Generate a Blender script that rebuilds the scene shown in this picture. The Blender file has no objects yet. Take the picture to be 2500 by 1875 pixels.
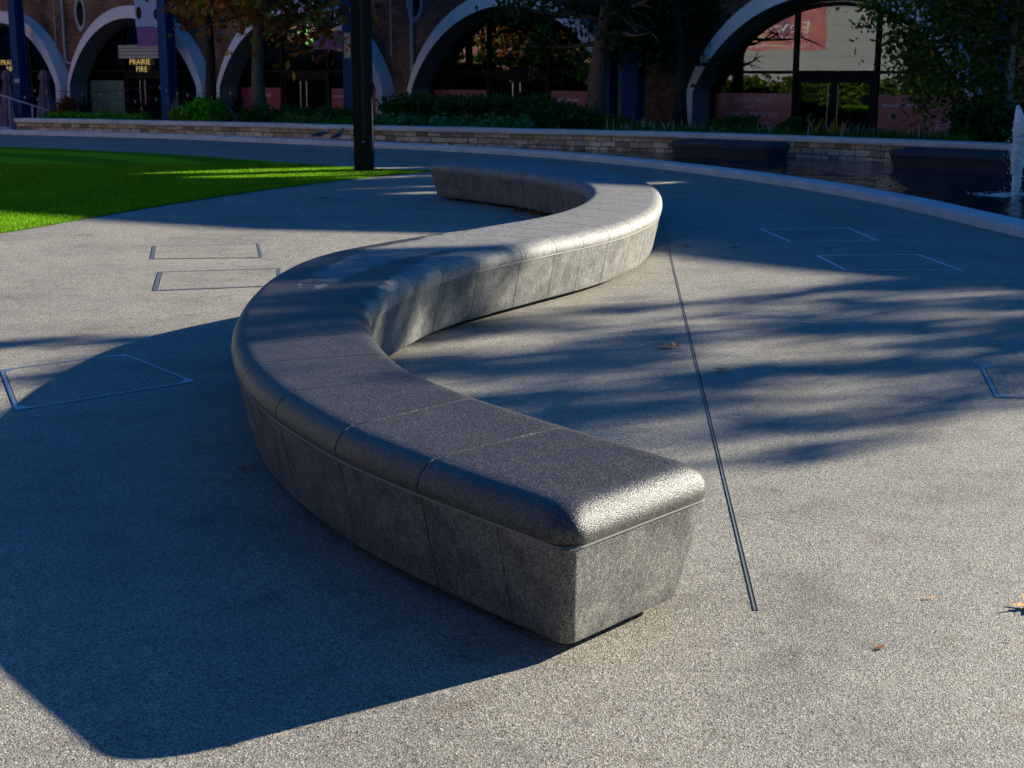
import bpy, math, random
import numpy as np
from mathutils import Vector, geometry
R = math.radians
rng = np.random.default_rng(7)
random.seed(7)
sc = bpy.context.scene
C = sc.collection

# ------------------------------------------------------------------ camera, sky, sun, exposure
H = 1.65
PITCH = math.atan(769.5 / 3490.0)
cam = bpy.data.cameras.new("camera")
cam.sensor_width = 36.0
cam.lens = 3490.0 / 2500.0 * 36.0
cam.clip_end = 2000
cam.dof.use_dof = True
cam.dof.focus_distance = 6.0
cam.dof.aperture_fstop = 9.0
cam_o = bpy.data.objects.new("camera", cam)
cam_o.location = (0, 0, H)
cam_o.rotation_euler = (math.pi / 2 - PITCH, 0, 0)
C.objects.link(cam_o)
sc.camera = cam_o

SUN_AZ = (0.89, 0.456)          # ground direction towards the sun
SUN_EL = R(20)
world = bpy.data.worlds.new("World")
sc.world = world
world.use_nodes = True
nt = world.node_tree
nt.nodes.clear()
wo = nt.nodes.new("ShaderNodeOutputWorld")
bg = nt.nodes.new("ShaderNodeBackground")
sky = nt.nodes.new("ShaderNodeTexSky")
sky.sky_type = 'NISHITA'
sky.sun_disc = False
sky.sun_elevation = SUN_EL
sky.sun_rotation = math.atan2(SUN_AZ[0], SUN_AZ[1])
sky.air_density = 1.0
sky.dust_density = 0.2
sky.ozone_density = 2.0
hs = nt.nodes.new("ShaderNodeHueSaturation")
hs.inputs["Saturation"].default_value = 1.45
nt.links.new(sky.outputs[0], hs.inputs["Color"])
tint = nt.nodes.new("ShaderNodeMix"); tint.data_type = 'RGBA'; tint.blend_type = 'MULTIPLY'
tint.inputs[0].default_value = 1.0
tint.inputs[7].default_value = (0.22, 0.72, 0.98, 1)
nt.links.new(hs.outputs[0], tint.inputs[6])
nt.links.new(tint.outputs[2], bg.inputs["Color"])
bg.inputs["Strength"].default_value = 0.06
nt.links.new(bg.outputs[0], wo.inputs[0])

sl = bpy.data.lights.new("sun", 'SUN')
sl.energy = 4.8
sl.angle = R(0.55)
sl.color = (1.0, 0.935, 0.765)
sun = bpy.data.objects.new("sun", sl)
sd = Vector((SUN_AZ[0] * math.cos(SUN_EL), SUN_AZ[1] * math.cos(SUN_EL), math.sin(SUN_EL)))
sun.rotation_euler = sd.to_track_quat('Z', 'Y').to_euler()
sun.location = (30, 20, 30)
C.objects.link(sun)

sc.view_settings.view_transform = 'Standard'
sc.view_settings.look = 'None'
sc.view_settings.exposure = 1.47
sc.view_settings.gamma = 1.0
sc.cycles.max_bounces = 6
sc.cycles.diffuse_bounces = 2
sc.cycles.transparent_max_bounces = 12
sc.cycles.use_denoising = True
sc.cycles.denoising_input_passes = 'RGB_ALBEDO_NORMAL'
sc.cycles.denoising_prefilter = 'NONE'

# ------------------------------------------------------------------ node helpers
class M:
    def __init__(s, name):
        s.m = bpy.data.materials.new(name)
        s.m.use_nodes = True
        s.t = s.m.node_tree
        s.t.nodes.clear()
        s.out = s.t.nodes.new("ShaderNodeOutputMaterial")
    def n(s, kind, **kw):
        nd = s.t.nodes.new("ShaderNode" + kind)
        for k, v in kw.items():
            if k.startswith("i_"):
                key = k[2:].replace("_", " ")
                sock = nd.inputs[int(key)] if key.isdigit() else nd.inputs[key]
                if hasattr(v, "is_output"): s.t.links.new(v, sock)
                else: sock.default_value = v
            else: setattr(nd, k, v)
        return nd
    def math(s, op, a, b=None, c=None, clamp=False):
        nd = s.t.nodes.new("ShaderNodeMath"); nd.operation = op; nd.use_clamp = clamp
        for i, v in enumerate((a, b, c)):
            if v is None: continue
            if hasattr(v, "is_output"): s.t.links.new(v, nd.inputs[i])
            else: nd.inputs[i].default_value = v
        return nd.outputs[0]
    def mix(s, f, a, b, blend='MIX'):
        nd = s.t.nodes.new("ShaderNodeMix"); nd.data_type = 'RGBA'; nd.blend_type = blend
        for i, v in ((0, f), (6, a), (7, b)):
            if hasattr(v, "is_output"): s.t.links.new(v, nd.inputs[i])
            else: nd.inputs[i].default_value = v if i == 0 else (*v, 1)
        return nd.outputs[2]
    def ramp(s, f, stops, interp='LINEAR'):
        nd = s.t.nodes.new("ShaderNodeValToRGB"); nd.color_ramp.interpolation = interp
        el = nd.color_ramp.elements
        while len(el) < len(stops): el.new(0.5)
        for e, (p, c) in zip(el, stops):
            e.position = p
            e.color = (c, c, c, 1) if not hasattr(c, "__len__") else (*c, 1)
        s.t.links.new(f, nd.inputs[0])
        return nd.outputs[0]
    def noise(s, vec, scale, detail=4, rough=0.55, dist=0.0):
        nd = s.n("TexNoise", i_Scale=scale, i_Detail=detail, i_Roughness=rough, i_Distortion=dist)
        s.t.links.new(vec, nd.inputs["Vector"])
        return nd.outputs[0]
    def pos(s):
        return s.n("NewGeometry").outputs["Position"]
    def scale(s, vec, sx, sy, sz):
        nd = s.n("Mapping"); nd.inputs["Scale"].default_value = (sx, sy, sz)
        s.t.links.new(vec, nd.inputs["Vector"])
        return nd.outputs[0]
    def bump(s, h, strength=0.3, dist=0.01, normal=None):
        nd = s.n("Bump", i_Strength=strength, i_Distance=dist)
        s.t.links.new(h, nd.inputs["Height"])
        if normal is not None: s.t.links.new(normal, nd.inputs["Normal"])
        return nd.outputs[0]
    def bsdf(s, color, rough=0.7, normal=None, spec=0.5, metal=0.0, **kw):
        nd = s.n("BsdfPrincipled")
        for k, v in (("Base Color", color), ("Roughness", rough), ("Specular IOR Level", spec), ("Metallic", metal), ("Normal", normal)):
            if v is None: continue
            if hasattr(v, "is_output"): s.t.links.new(v, nd.inputs[k])
            else: nd.inputs[k].default_value = (*v, 1) if k == "Base Color" else v
        for k, v in kw.items(): nd.inputs[k.replace("_", " ")].default_value = v
        s.t.links.new(nd.outputs[0], s.out.inputs[0])
        return nd

def simple(name, col, rough=0.6, metal=0.0, var=0.12, scale=6.0, bump=0.0, spec=0.5):
    m = M(name)
    p = m.pos()
    nz = m.noise(p, scale, 5)
    f = m.math('MULTIPLY', m.math('SUBTRACT', nz, 0.5), var * 4)
    lo = tuple(c * (1 - var) for c in col); hi = tuple(min(1, c * (1 + var)) for c in col)
    c = m.mix(m.math('ADD', f, 0.5, clamp=True), lo, hi)
    nrm = m.bump(m.noise(p, scale * 12, 4), bump, 0.004) if bump else None
    m.bsdf(c, rough, nrm, spec, metal)
    return m.m

def emis(name, col, e):
    m = M(name)
    b = m.bsdf(col, 0.5)
    b.inputs["Emission Color"].default_value = (*col, 1)
    b.inputs["Emission Strength"].default_value = e
    return m.m

# ------------------------------------------------------------------ materials
def mat_paving():
    m = M("resin_bound_paving")
    p = m.pos()
    v = m.n("TexVoronoi", i_Scale=250.0, i_Randomness=1.0); m.t.links.new(p, v.inputs["Vector"])
    v2 = m.n("TexVoronoi", i_Scale=300.0); m.t.links.new(p, v2.inputs["Vector"])
    sep = m.n("SeparateColor"); m.t.links.new(v.outputs["Color"], sep.inputs[0])
    grain = m.ramp(sep.outputs[0], [(0.0, (0.05, 0.047, 0.042)), (0.28, (0.20, 0.19, 0.165)), (0.6, (0.34, 0.32, 0.27)), (0.9, (0.46, 0.43, 0.36)), (1.0, (0.70, 0.67, 0.60))])
    warm = m.ramp(sep.outputs[1], [(0.0, (0.9, 0.94, 1.06)), (0.55, (1, 1, 1)), (1.0, (1.14, 1.0, 0.86))])
    col = m.mix(1.0, grain, warm, 'MULTIPLY')
    # pores between the stones
    pore = m.ramp(m.noise(p, 330.0, 3, 0.7), [(0.38, 0.22), (0.5, 1.0)])
    col = m.mix(1.0, col, pore, 'MULTIPLY')
    big = m.noise(m.scale(p, 1.0, 1.0, 1.0), 0.9, 6, 0.62)
    bigc = m.ramp(big, [(0.3, (0.72, 0.71, 0.70)), (0.5, (1, 1, 1)), (0.72, (1.14, 1.12, 1.07))])
    col = m.mix(1.0, col, bigc, 'MULTIPLY')
    st = m.noise(p, 5.0, 5, 0.6)
    stc = m.ramp(st, [(0.25, (0.74, 0.68, 0.62)), (0.46, (1, 1, 1)), (0.75, (1.06, 1.04, 1.0))])
    col = m.mix(1.0, col, stc, 'MULTIPLY')
    # dark damp smudges
    dm = m.ramp(m.noise(p, 1.7, 3, 0.5), [(0.24, (0.6, 0.6, 0.6)), (0.36, (1, 1, 1))])
    col = m.mix(1.0, col, dm, 'MULTIPLY')
    # trodden-in gum and small drips
    gv = m.n("TexVoronoi", i_Scale=1.35, i_Randomness=1.0); m.t.links.new(p, gv.inputs["Vector"])
    gs = m.n("SeparateColor"); m.t.links.new(gv.outputs["Color"], gs.inputs[0])
    gr = m.math('MULTIPLY', gs.outputs[1], 0.034)
    gm = m.math('MULTIPLY', m.math('LESS_THAN', gv.outputs["Distance"], gr), m.math('GREATER_THAN', gs.outputs[2], 0.55))
    col = m.mix(m.math('MULTIPLY', gm, 0.55), col, (0.09, 0.085, 0.08))
    # algae patch by the bench
    d = m.n("VectorMath", operation='DISTANCE'); m.t.links.new(p, d.inputs[0]); d.inputs[1].default_value = (-1.33, 6.15, 0)
    al = m.math('MULTIPLY', m.ramp(d.outputs["Value"], [(0.0, 1.0), (0.16, 0.0)]), m.ramp(m.noise(p, 14, 4), [(0.42, 0.0), (0.6, 1.0)]))
    col = m.mix(al, col, (0.03, 0.14, 0.01))
    h = m.math('ADD', v.outputs["Distance"], m.math('MULTIPLY', m.noise(p, 330.0, 3, 0.7), 0.8))
    nrm = m.bump(h, 0.5, 0.004)
    m.bsdf(col, 0.62, nrm, 0.45)
    return m.m

def granite_uv(name, wetable, base_lo, base_hi):
    m = M(name)
    p = m.pos()
    uv = m.n("UVMap").outputs[0]
    sp = m.n("SeparateXYZ"); m.t.links.new(uv, sp.inputs[0])
    S, L = sp.outputs[0], sp.outputs[1]
    v = m.n("TexVoronoi", i_Scale=230.0 if wetable else 330.0); m.t.links.new(p, v.inputs["Vector"])
    g = m.n("SeparateColor"); m.t.links.new(v.outputs["Color"], g.inputs[0])
    speck = m.ramp(g.outputs[0], [(0.0, base_lo), (0.3, tuple(a * .7 + b * .3 for a, b in zip(base_lo, base_hi))), (0.7, tuple(a * .45 + b * .55 for a, b in zip(base_lo, base_hi))), (0.97, base_hi), (1.0, tuple(min(1, b * 1.45) for b in base_hi))])
    cloud = m.ramp(m.noise(p, 7.0, 6, 0.65), [(0.3, (0.78, 0.78, 0.80)), (0.55, (1, 1, 1)), (0.75, (1.14, 1.12, 1.08))] if wetable else [(0.3, (0.55, 0.55, 0.55)), (0.5, (1, 1, 1)), (0.7, (1.4, 1.36, 1.28))])
    col = m.mix(1.0, speck, cloud, 'MULTIPLY')
    zs = m.scale(p, 90, 90, 9)
    streak = m.ramp(m.noise(zs, 1.0, 6, 0.75), [(0.32, (0.50, 0.50, 0.48)), (0.5, (1, 1, 1)), (0.72, (1.35, 1.32, 1.26))])
    fine = m.noise(p, 380.0, 3, 0.7)
    h = m.math('ADD', m.math('MULTIPLY', fine, 1.0), m.math('MULTIPLY', v.outputs["Distance"], 0.6))
    if wetable:
        edge = m.ramp(L, [(0.0, 0.95), (0.10, 0.72), (0.33, 0.47), (0.50, 0.42), (0.72, 0.60), (0.86, 0.52), (0.97, 0.36)])
        jag = m.noise(m.scale(uv, 26, 3.0, 1), 1.0, 6, 0.7, 0.4)
        jag2 = m.noise(m.scale(uv, 3.0, 5.0, 1), 1.0, 4, 0.6)
        e = m.math('MULTIPLY', edge, 10.0)
        dry = m.math('SUBTRACT', S, e)
        dry = m.math('ADD', dry, m.math('MULTIPLY', m.math('SUBTRACT', jag, 0.5), 2.8))
        dry = m.math('ADD', dry, m.math('MULTIPLY', m.math('SUBTRACT', jag2, 0.5), 3.2))
        dry = m.math('MULTIPLY_ADD', dry, 4.0, 0.5, clamp=True)
        # streaky faces below the nose
        nrmz = m.n("SeparateXYZ"); m.t.links.new(m.n("NewGeometry").outputs["Normal"], nrmz.inputs[0])
        side = m.ramp(nrmz.outputs[2], [(0.2, 1.0), (0.55, 0.0)])
        col = m.mix(side, col, m.mix(1.0, col, streak, 'MULTIPLY'))
        wet = m.mix(1.0, col, (0.35, 0.335, 0.34), 'MULTIPLY')
        col = m.mix(1.0, col, (1.18, 1.17, 1.15), 'MULTIPLY')
        side_dry = m.math('MAXIMUM', dry, m.math('MULTIPLY', side, 0.12))
        colf = m.mix(side_dry, wet, col)
        rough = m.math('MULTIPLY_ADD', dry, 0.28, 0.30)
        nrm = m.bump(h, 0.6, 0.003)
        m.bsdf(colf, rough, nrm, 0.5)
    else:
        col = m.mix(1.0, col, streak, 'MULTIPLY')
        low = m.n("SeparateXYZ"); m.t.links.new(p, low.inputs[0])
        nrm = m.bump(h, 0.7, 0.003)
        m.bsdf(col, 0.75, nrm, 0.3)
    return m.m

def mat_kerb(name="pale_granite", lo=(0.34, 0.36, 0.37), hi=(0.74, 0.75, 0.76)):
    m = M(name); p = m.pos()
    v = m.n("TexVoronoi", i_Scale=140.0); m.t.links.new(p, v.inputs["Vector"])
    g = m.n("SeparateColor"); m.t.links.new(v.outputs["Color"], g.inputs[0])
    c = m.ramp(g.outputs[0], [(0.0, lo), (1.0, hi)])
    c = m.mix(1.0, c, m.ramp(m.noise(p, 2.2, 5, 0.6), [(0.3, (0.8, 0.8, 0.8)), (0.6, (1.05, 1.03, 1.0))]), 'MULTIPLY')
    m.bsdf(c, 0.75, m.bump(m.noise(p, 220, 3), 0.3, 0.003), 0.35)
    return m.m

def mat_lawn():
    m = M("mown_lawn"); p = m.pos()
    # mowing bands follow circles about a centre out on the lawn
    d = m.n("VectorMath", operation='DISTANCE'); m.t.links.new(p, d.inputs[0]); d.inputs[1].default_value = (-14.5, 20.5, 0)
    w = m.math('SINE', m.math('MULTIPLY', d.outputs["Value"], 3.3))
    band = m.ramp(m.math('MULTIPLY_ADD', w, 0.5, 0.5), [(0.35, (0.62, 0.68, 0.5)), (0.65, (1.2, 1.2, 2.2))])
    f = m.noise(p, 55.0, 4, 0.75)
    c = m.ramp(f, [(0.28, (0.05, 0.18, 0.001)), (0.5, (0.13, 0.34, 0.002)), (0.75, (0.27, 0.50, 0.004))])
    c = m.mix(1.0, c, band, 'MULTIPLY')
    c = m.mix(1.0, c, m.ramp(m.noise(p, 1.5, 4), [(0.35, (0.85, 0.9, 0.85)), (0.7, (1.1, 1.06, 1.0))]), 'MULTIPLY')
    m.bsdf(c, 0.9, m.bump(f, 0.9, 0.03), 0.05)
    return m.m

def mat_leaf(name, stops, trans=0.35, rough=0.6):
    m = M(name)
    a = m.n("Attribute", attribute_name="rnd")
    c = m.ramp(a.outputs["Fac"], stops)
    b = m.bsdf(c, rough, None, 0.12)
    tr = m.n("BsdfTranslucent"); m.t.links.new(c, tr.inputs[0])
    mx = m.n("MixShader"); mx.inputs[0].default_value = trans
    m.t.links.new(b.outputs[0], mx.inputs[1]); m.t.links.new(tr.outputs[0], mx.inputs[2])
    m.t.links.new(mx.outputs[0], m.out.inputs[0])
    return m.m

def mat_brick(name, c1, c2, mortar, bw=0.225, rh=0.082, ms=0.007, blotch=True):
    m = M(name); uv = m.n("UVMap").outputs[0]
    b = m.n("TexBrick", i_Scale=1.0, i_Mortar_Size=ms, i_Mortar_Smooth=0.3, i_Bias=0.0, i_Brick_Width=bw, i_Row_Height=rh)
    b.inputs["Color1"].default_value = (*c1, 1); b.inputs["Color2"].default_value = (*c2, 1); b.inputs["Mortar"].default_value = (*mortar, 1)
    wob = m.n("TexNoise", i_Scale=8.0); m.t.links.new(uv, wob.inputs[0])
    dis = m.n("VectorMath", operation='MULTIPLY_ADD'); m.t.links.new(wob.outputs["Color"], dis.inputs[0]); dis.inputs[1].default_value = (0.012, 0.012, 0); m.t.links.new(uv, dis.inputs[2])
    m.t.links.new(dis.outputs[0], b.inputs["Vector"])
    c = b.outputs["Color"]
    c = m.mix(1.0, c, m.ramp(m.noise(uv, 11.0, 4, 0.7), [(0.3, (0.6, 0.6, 0.62)), (0.7, (1.3, 1.25, 1.2))]), 'MULTIPLY')
    if blotch:
        c = m.mix(1.0, c, m.ramp(m.noise(uv, 0.8, 5, 0.65), [(0.34, (0.32, 0.33, 0.36)), (0.55, (1.0, 0.98, 0.95)), (0.75, (1.35, 1.28, 1.2))]), 'MULTIPLY')
    m.bsdf(c, 0.85, m.bump(m.math('SUBTRACT', 1.0, b.outputs["Fac"]), 0.6, 0.01), 0.25)
    return m.m

def mat_rubble():
    m = M("rubble_stone"); uv = m.n("UVMap").outputs[0]
    wob = m.n("TexNoise", i_Scale=3.4, i_Detail=4.0, i_Roughness=0.65); m.t.links.new(uv, wob.inputs[0])
    dis = m.n("VectorMath", operation='MULTIPLY_ADD'); m.t.links.new(wob.outputs["Color"], dis.inputs[0]); dis.inputs[1].default_value = (0.30, 0.12, 0); m.t.links.new(uv, dis.inputs[2])
    def bk(w, h, off):
        b = m.n("TexBrick", offset=0.37, squash=0.62, squash_frequency=3, i_Scale=1.0, i_Mortar_Size=0.009, i_Mortar_Smooth=0.5, i_Brick_Width=w, i_Row_Height=h)
        b.inputs["Color1"].default_value = (0, 0, 0, 1); b.inputs["Color2"].default_value = (1, 1, 1, 1); b.inputs["Mortar"].default_value = (0.5, 0.5, 0.5, 1)
        m.t.links.new(dis.outputs[0], b.inputs["Vector"]); return b
    b1 = bk(0.30, 0.125, 0)
    c = m.ramp(b1.outputs["Color"], [(0.0, (0.34, 0.25, 0.17)), (0.3, (0.58, 0.44, 0.28)), (0.6, (0.84, 0.70, 0.48)), (0.85, (0.78, 0.68, 0.55)), (1.0, (0.52, 0.45, 0.40))])
    c = m.mix(1.0, c, m.ramp(m.noise(uv, 26.0, 5, 0.7), [(0.3, (0.6, 0.6, 0.6)), (0.7, (1.25, 1.2, 1.15))]), 'MULTIPLY')
    c = m.mix(1.0, c, m.ramp(m.noise(uv, 1.1, 3, 0.6), [(0.35, (0.7, 0.7, 0.72)), (0.65, (1.15, 1.1, 1.05))]), 'MULTIPLY')
    c = m.mix(b1.outputs["Fac"], c, (0.055, 0.046, 0.036))
    hgt = m.math('SUBTRACT', m.math('MULTIPLY', m.noise(uv, 18.0, 4), 0.6), b1.outputs["Fac"])
    m.bsdf(c, 0.85, m.bump(hgt, 1.0, 0.03), 0.25)
    return m.m

def mat_water():
    m = M("pool_water"); p = m.pos()
    s1 = m.scale(p, 1.0, 2.2, 1.0)
    h = m.math('ADD', m.noise(s1, 3.2, 4, 0.6, 0.6), m.math('MULTIPLY', m.noise(s1, 11.0, 3, 0.6), 0.3))
    m.bsdf((0.004, 0.016, 0.030), 0.04, m.bump(h, 0.3, 0.03), 0.5, IOR=1.33)
    return m.m

def mat_glass():
    m = M("shop_glass")
    fr = m.n("Fresnel", i_IOR=1.75)
    gl = m.n("BsdfGlossy", i_Roughness=0.006); gl.inputs[0].default_value = (0.95, 0.97, 1, 1)
    p = m.pos()
    bm_ = m.bump(m.noise(p, 1.3, 2), 0.05, 0.02); m.t.links.new(bm_, gl.inputs["Normal"])
    tr = m.n("BsdfTransparent"); tr.inputs[0].default_value = (0.62, 0.68, 0.66, 1)
    mx = m.n("MixShader"); m.t.links.new(fr.outputs[0], mx.inputs[0]); m.t.links.new(tr.outputs[0], mx.inputs[1]); m.t.links.new(gl.outputs[0], mx.inputs[2])
    m.t.links.new(mx.outputs[0], m.out.inputs[0])
    return m.m

def mat_bark(name, c1, c2, sc_=14):
    m = M(name); p = m.pos()
    q = m.scale(p, 1, 1, 0.25)
    f = m.noise(q, sc_, 6, 0.7)
    c = m.ramp(f, [(0.3, c1), (0.7, c2)])
    m.bsdf(c, 0.9, m.bump(f, 0.8, 0.03), 0.2)
    return m.m

def mat_louvre(name, base, line, pitch):
    return simple(name, base, 0.5)

def mat_foam():
    m = M("foaming_water"); p = m.pos()
    c = m.ramp(m.noise(p, 25, 4), [(0.3, (0.6, 0.66, 0.75)), (0.6, (0.95, 0.96, 1.0))])
    b = m.bsdf(c, 0.25, m.bump(m.noise(p, 40, 4), 0.6, 0.02), 0.5)
    b.inputs["Subsurface Weight"].default_value = 0.3
    return m.m

MT = {}
MT['pave'] = mat_paving()
MT['cap'] = granite_uv("dark_granite_seat", True, (0.045, 0.043, 0.042), (0.34, 0.328, 0.315))
MT['base'] = granite_uv("flamed_granite_base", False, (0.05, 0.0485, 0.046), (0.305, 0.297, 0.285))
MT['joint'] = simple("joint_sealant", (0.20, 0.195, 0.19), 0.7, var=0.2, scale=40)
MT['plinth'] = simple("dark_plinth", (0.02, 0.02, 0.02), 0.9)
MT['kerb'] = mat_kerb()
MT['coping'] = mat_kerb("coping_granite", (0.42, 0.41, 0.40), (0.80, 0.79, 0.77))
MT['lawn'] = mat_lawn()
MT['grass'] = mat_leaf("grass_blade", [(0.0, (0.05, 0.19, 0.001)), (0.6, (0.16, 0.36, 0.002)), (1.0, (0.40, 0.55, 0.02))], 0.3)
MT['brick'] = mat_brick("weathered_brick", (0.17, 0.085, 0.055), (0.30, 0.17, 0.10), (0.30, 0.27, 0.23))
MT['vous'] = mat_brick("arch_brick", (0.16, 0.07, 0.045), (0.24, 0.13, 0.08), (0.2, 0.18, 0.16), 0.225, 0.085, 0.006)
MT['rubble'] = mat_rubble()
MT['water'] = mat_water()
MT['glass'] = mat_glass()
MT['white'] = simple("precast_concrete", (0.66, 0.70, 0.73), 0.7, var=0.1, scale=3, bump=0.15)
MT['frame'] = simple("black_frame", (0.004, 0.004, 0.005), 0.6, spec=0.15)
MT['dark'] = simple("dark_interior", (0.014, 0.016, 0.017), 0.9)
MT['steel'] = simple("brushed_steel", (0.55, 0.55, 0.56), 0.3, 1.0)
MT['galv'] = simple("galvanised_steel", (0.42, 0.44, 0.46), 0.42, 0.9, var=0.15)
MT['dsteel'] = simple("dull_steel", (0.16, 0.165, 0.19), 0.45, 0.5, var=0.2)
MT['blue'] = simple("blue_paint", (0.006, 0.06, 0.19), 0.6, var=0.15, spec=0.1)
MT['mast'] = simple("black_brown_paint", (0.010, 0.009, 0.009), 0.55, var=0.2, spec=0.2)
MT['mastin'] = simple("grey_brown_web", (0.075, 0.065, 0.06), 0.5, var=0.2)
MT['pink'] = simple("pink_vinyl", (0.22, 0.032, 0.07), 0.35, var=0.06)
MT['pinktext'] = simple("pale_vinyl_text", (0.42, 0.30, 0.42), 0.4)
MT['teal'] = simple("teal_screen", (0.05, 0.14, 0.13), 0.5, var=0.2, scale=2)
MT['grey'] = simple("pale_grey_board", (0.42, 0.43, 0.42), 0.6)
MT['yellow'] = emis("yellow_sign_letter", (0.85, 0.62, 0.22), 0.16)
MT['neon'] = emis("green_neon", (0.05, 0.9, 0.08), 0.6)
MT['exit'] = emis("green_exit_lamp", (0.08, 0.9, 0.35), 0.25)
MT['bulb'] = simple("glass_bulb", (0.35, 0.33, 0.28), 0.1)
MT['cable'] = simple("black_cable", (0.01, 0.01, 0.01), 0.6)
MT['soil'] = simple("planting_soil", (0.035, 0.025, 0.018), 0.95, var=0.4, scale=14, bump=0.6)
MT['ground'] = simple("service_yard", (0.09, 0.088, 0.085), 0.9, var=0.2, scale=3)
MT['bark_g'] = mat_bark("green_grey_bark", (0.05, 0.05, 0.035), (0.15, 0.14, 0.10))
MT['bark_r'] = mat_bark("red_brown_bark", (0.07, 0.04, 0.03), (0.26, 0.17, 0.13), 22)
MT['bark_d'] = mat_bark("dark_bark", (0.015, 0.013, 0.012), (0.06, 0.05, 0.045))
MT['bark_w'] = mat_bark("birch_bark", (0.08, 0.07, 0.06), (0.5, 0.48, 0.44), 9)
MT['lf_aut'] = mat_leaf("autumn_leaf", [(0.0, (0.16, 0.035, 0.012)), (0.35, (0.34, 0.10, 0.02)), (0.7, (0.42, 0.20, 0.03)), (0.9, (0.40, 0.33, 0.05)), (1.0, (0.20, 0.26, 0.05))])
MT['lf_grn'] = mat_leaf("green_leaf", [(0.0, (0.012, 0.045, 0.01)), (0.6, (0.03, 0.085, 0.02)), (1.0, (0.07, 0.13, 0.03))])
MT['lf_birch'] = mat_leaf("birch_leaf", [(0.0, (0.03, 0.08, 0.01)), (0.6, (0.07, 0.15, 0.02)), (0.93, (0.16, 0.22, 0.03)), (0.96, (0.42, 0.30, 0.03)), (1.0, (0.5, 0.34, 0.04))])
MT['lf_bright'] = mat_leaf("bright_fern_leaf", [(0.0, (0.04, 0.20, 0.008)), (1.0, (0.14, 0.44, 0.02))])
MT['lf_mint'] = mat_leaf("mint_leaf", [(0.0, (0.03, 0.17, 0.05)), (1.0, (0.09, 0.36, 0.14))])
MT['lf_hedge'] = mat_leaf("hedge_leaf", [(0.0, (0.012, 0.055, 0.010)), (1.0, (0.04, 0.15, 0.025))])
MT['lf_pale'] = mat_leaf("pale_grass_leaf", [(0.0, (0.10, 0.13, 0.05)), (1.0, (0.34, 0.36, 0.20))])
MT['lf_red'] = mat_leaf("copper_leaf", [(0.0, (0.09, 0.02, 0.015)), (1.0, (0.26, 0.06, 0.04))])
MT['lf_dark'] = mat_leaf("dark_strap_leaf", [(0.0, (0.015, 0.012, 0.016)), (1.0, (0.05, 0.03, 0.04))])
MT['lf_strap'] = mat_leaf("green_strap_leaf", [(0.0, (0.02, 0.10, 0.015)), (1.0, (0.08, 0.28, 0.05))])
MT['lf_spike'] = mat_leaf("white_flower_spike", [(0.0, (0.3, 0.42, 0.30)), (1.0, (0.7, 0.75, 0.66))])
MT['lf_orange'] = mat_leaf("orange_flower", [(0.0, (0.5, 0.12, 0.01)), (1.0, (0.8, 0.35, 0.03))])
MT['fallen'] = mat_leaf("fallen_leaf", [(0.0, (0.15, 0.055, 0.03)), (0.5, (0.52, 0.16, 0.05)), (1.0, (0.80, 0.42, 0.13))], 0.0)
MT['foam'] = mat_foam()
MT['parasol'] = simple("mauve_canvas", (0.16, 0.12, 0.17), 0.9, var=0.12)
MT['pig1'] = simple("slate_feather", (0.09, 0.11, 0.16), 0.6, var=0.3, scale=40)
MT['pig2'] = simple("dark_feather", (0.025, 0.03, 0.05), 0.6, var=0.3, scale=40)
MT['pigleg'] = simple("pink_leg", (0.4, 0.12, 0.1), 0.6)
MT['bannerb'] = simple("sky_blue_banner", (0.22, 0.40, 0.62), 0.6)
MT['bannerp'] = simple("violet_banner", (0.12, 0.06, 0.26), 0.6)
MT['render'] = simple("pale_hoarding", (0.44, 0.455, 0.48), 0.7, var=0.06)
MT['rim'] = simple("pale_steel_rim", (0.66, 0.68, 0.70), 0.4, 0.0, var=0.1)
MT['mirror_rim'] = simple("polished_steel_rim", (0.45, 0.47, 0.50), 0.38, 0.9, var=0.1)
MT['edge'] = simple("dull_edge_steel", (0.26, 0.28, 0.27), 0.5, 0.2, var=0.3, scale=30, spec=0.3)
MT['reveal'] = simple("shaded_reveal", (0.15, 0.16, 0.17), 0.75, var=0.12, scale=2)  # surround colour darkened to stand for the weaker light inside the arch
MT['wood'] = simple("pale_timber", (0.42, 0.33, 0.16), 0.6)
MT['white_t'] = simple("white_text", (0.8, 0.8, 0.8), 0.6)

# ------------------------------------------------------------------ mesh helpers
OFF = {}
def tag(o, label=None, cat=None, group=None, kind=None):
    if label: o['label'] = label
    if cat: o['category'] = cat
    if group: o['group'] = group
    if kind: o['kind'] = kind
    return o

def thing(name, label, cat, loc=(0, 0, 0), group=None):
    o = bpy.data.objects.new(name, None)
    o.empty_display_size = 0.1
    C.objects.link(o); o.location = loc
    OFF[o.name] = Vector(loc)
    return tag(o, label, cat, group)

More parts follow.
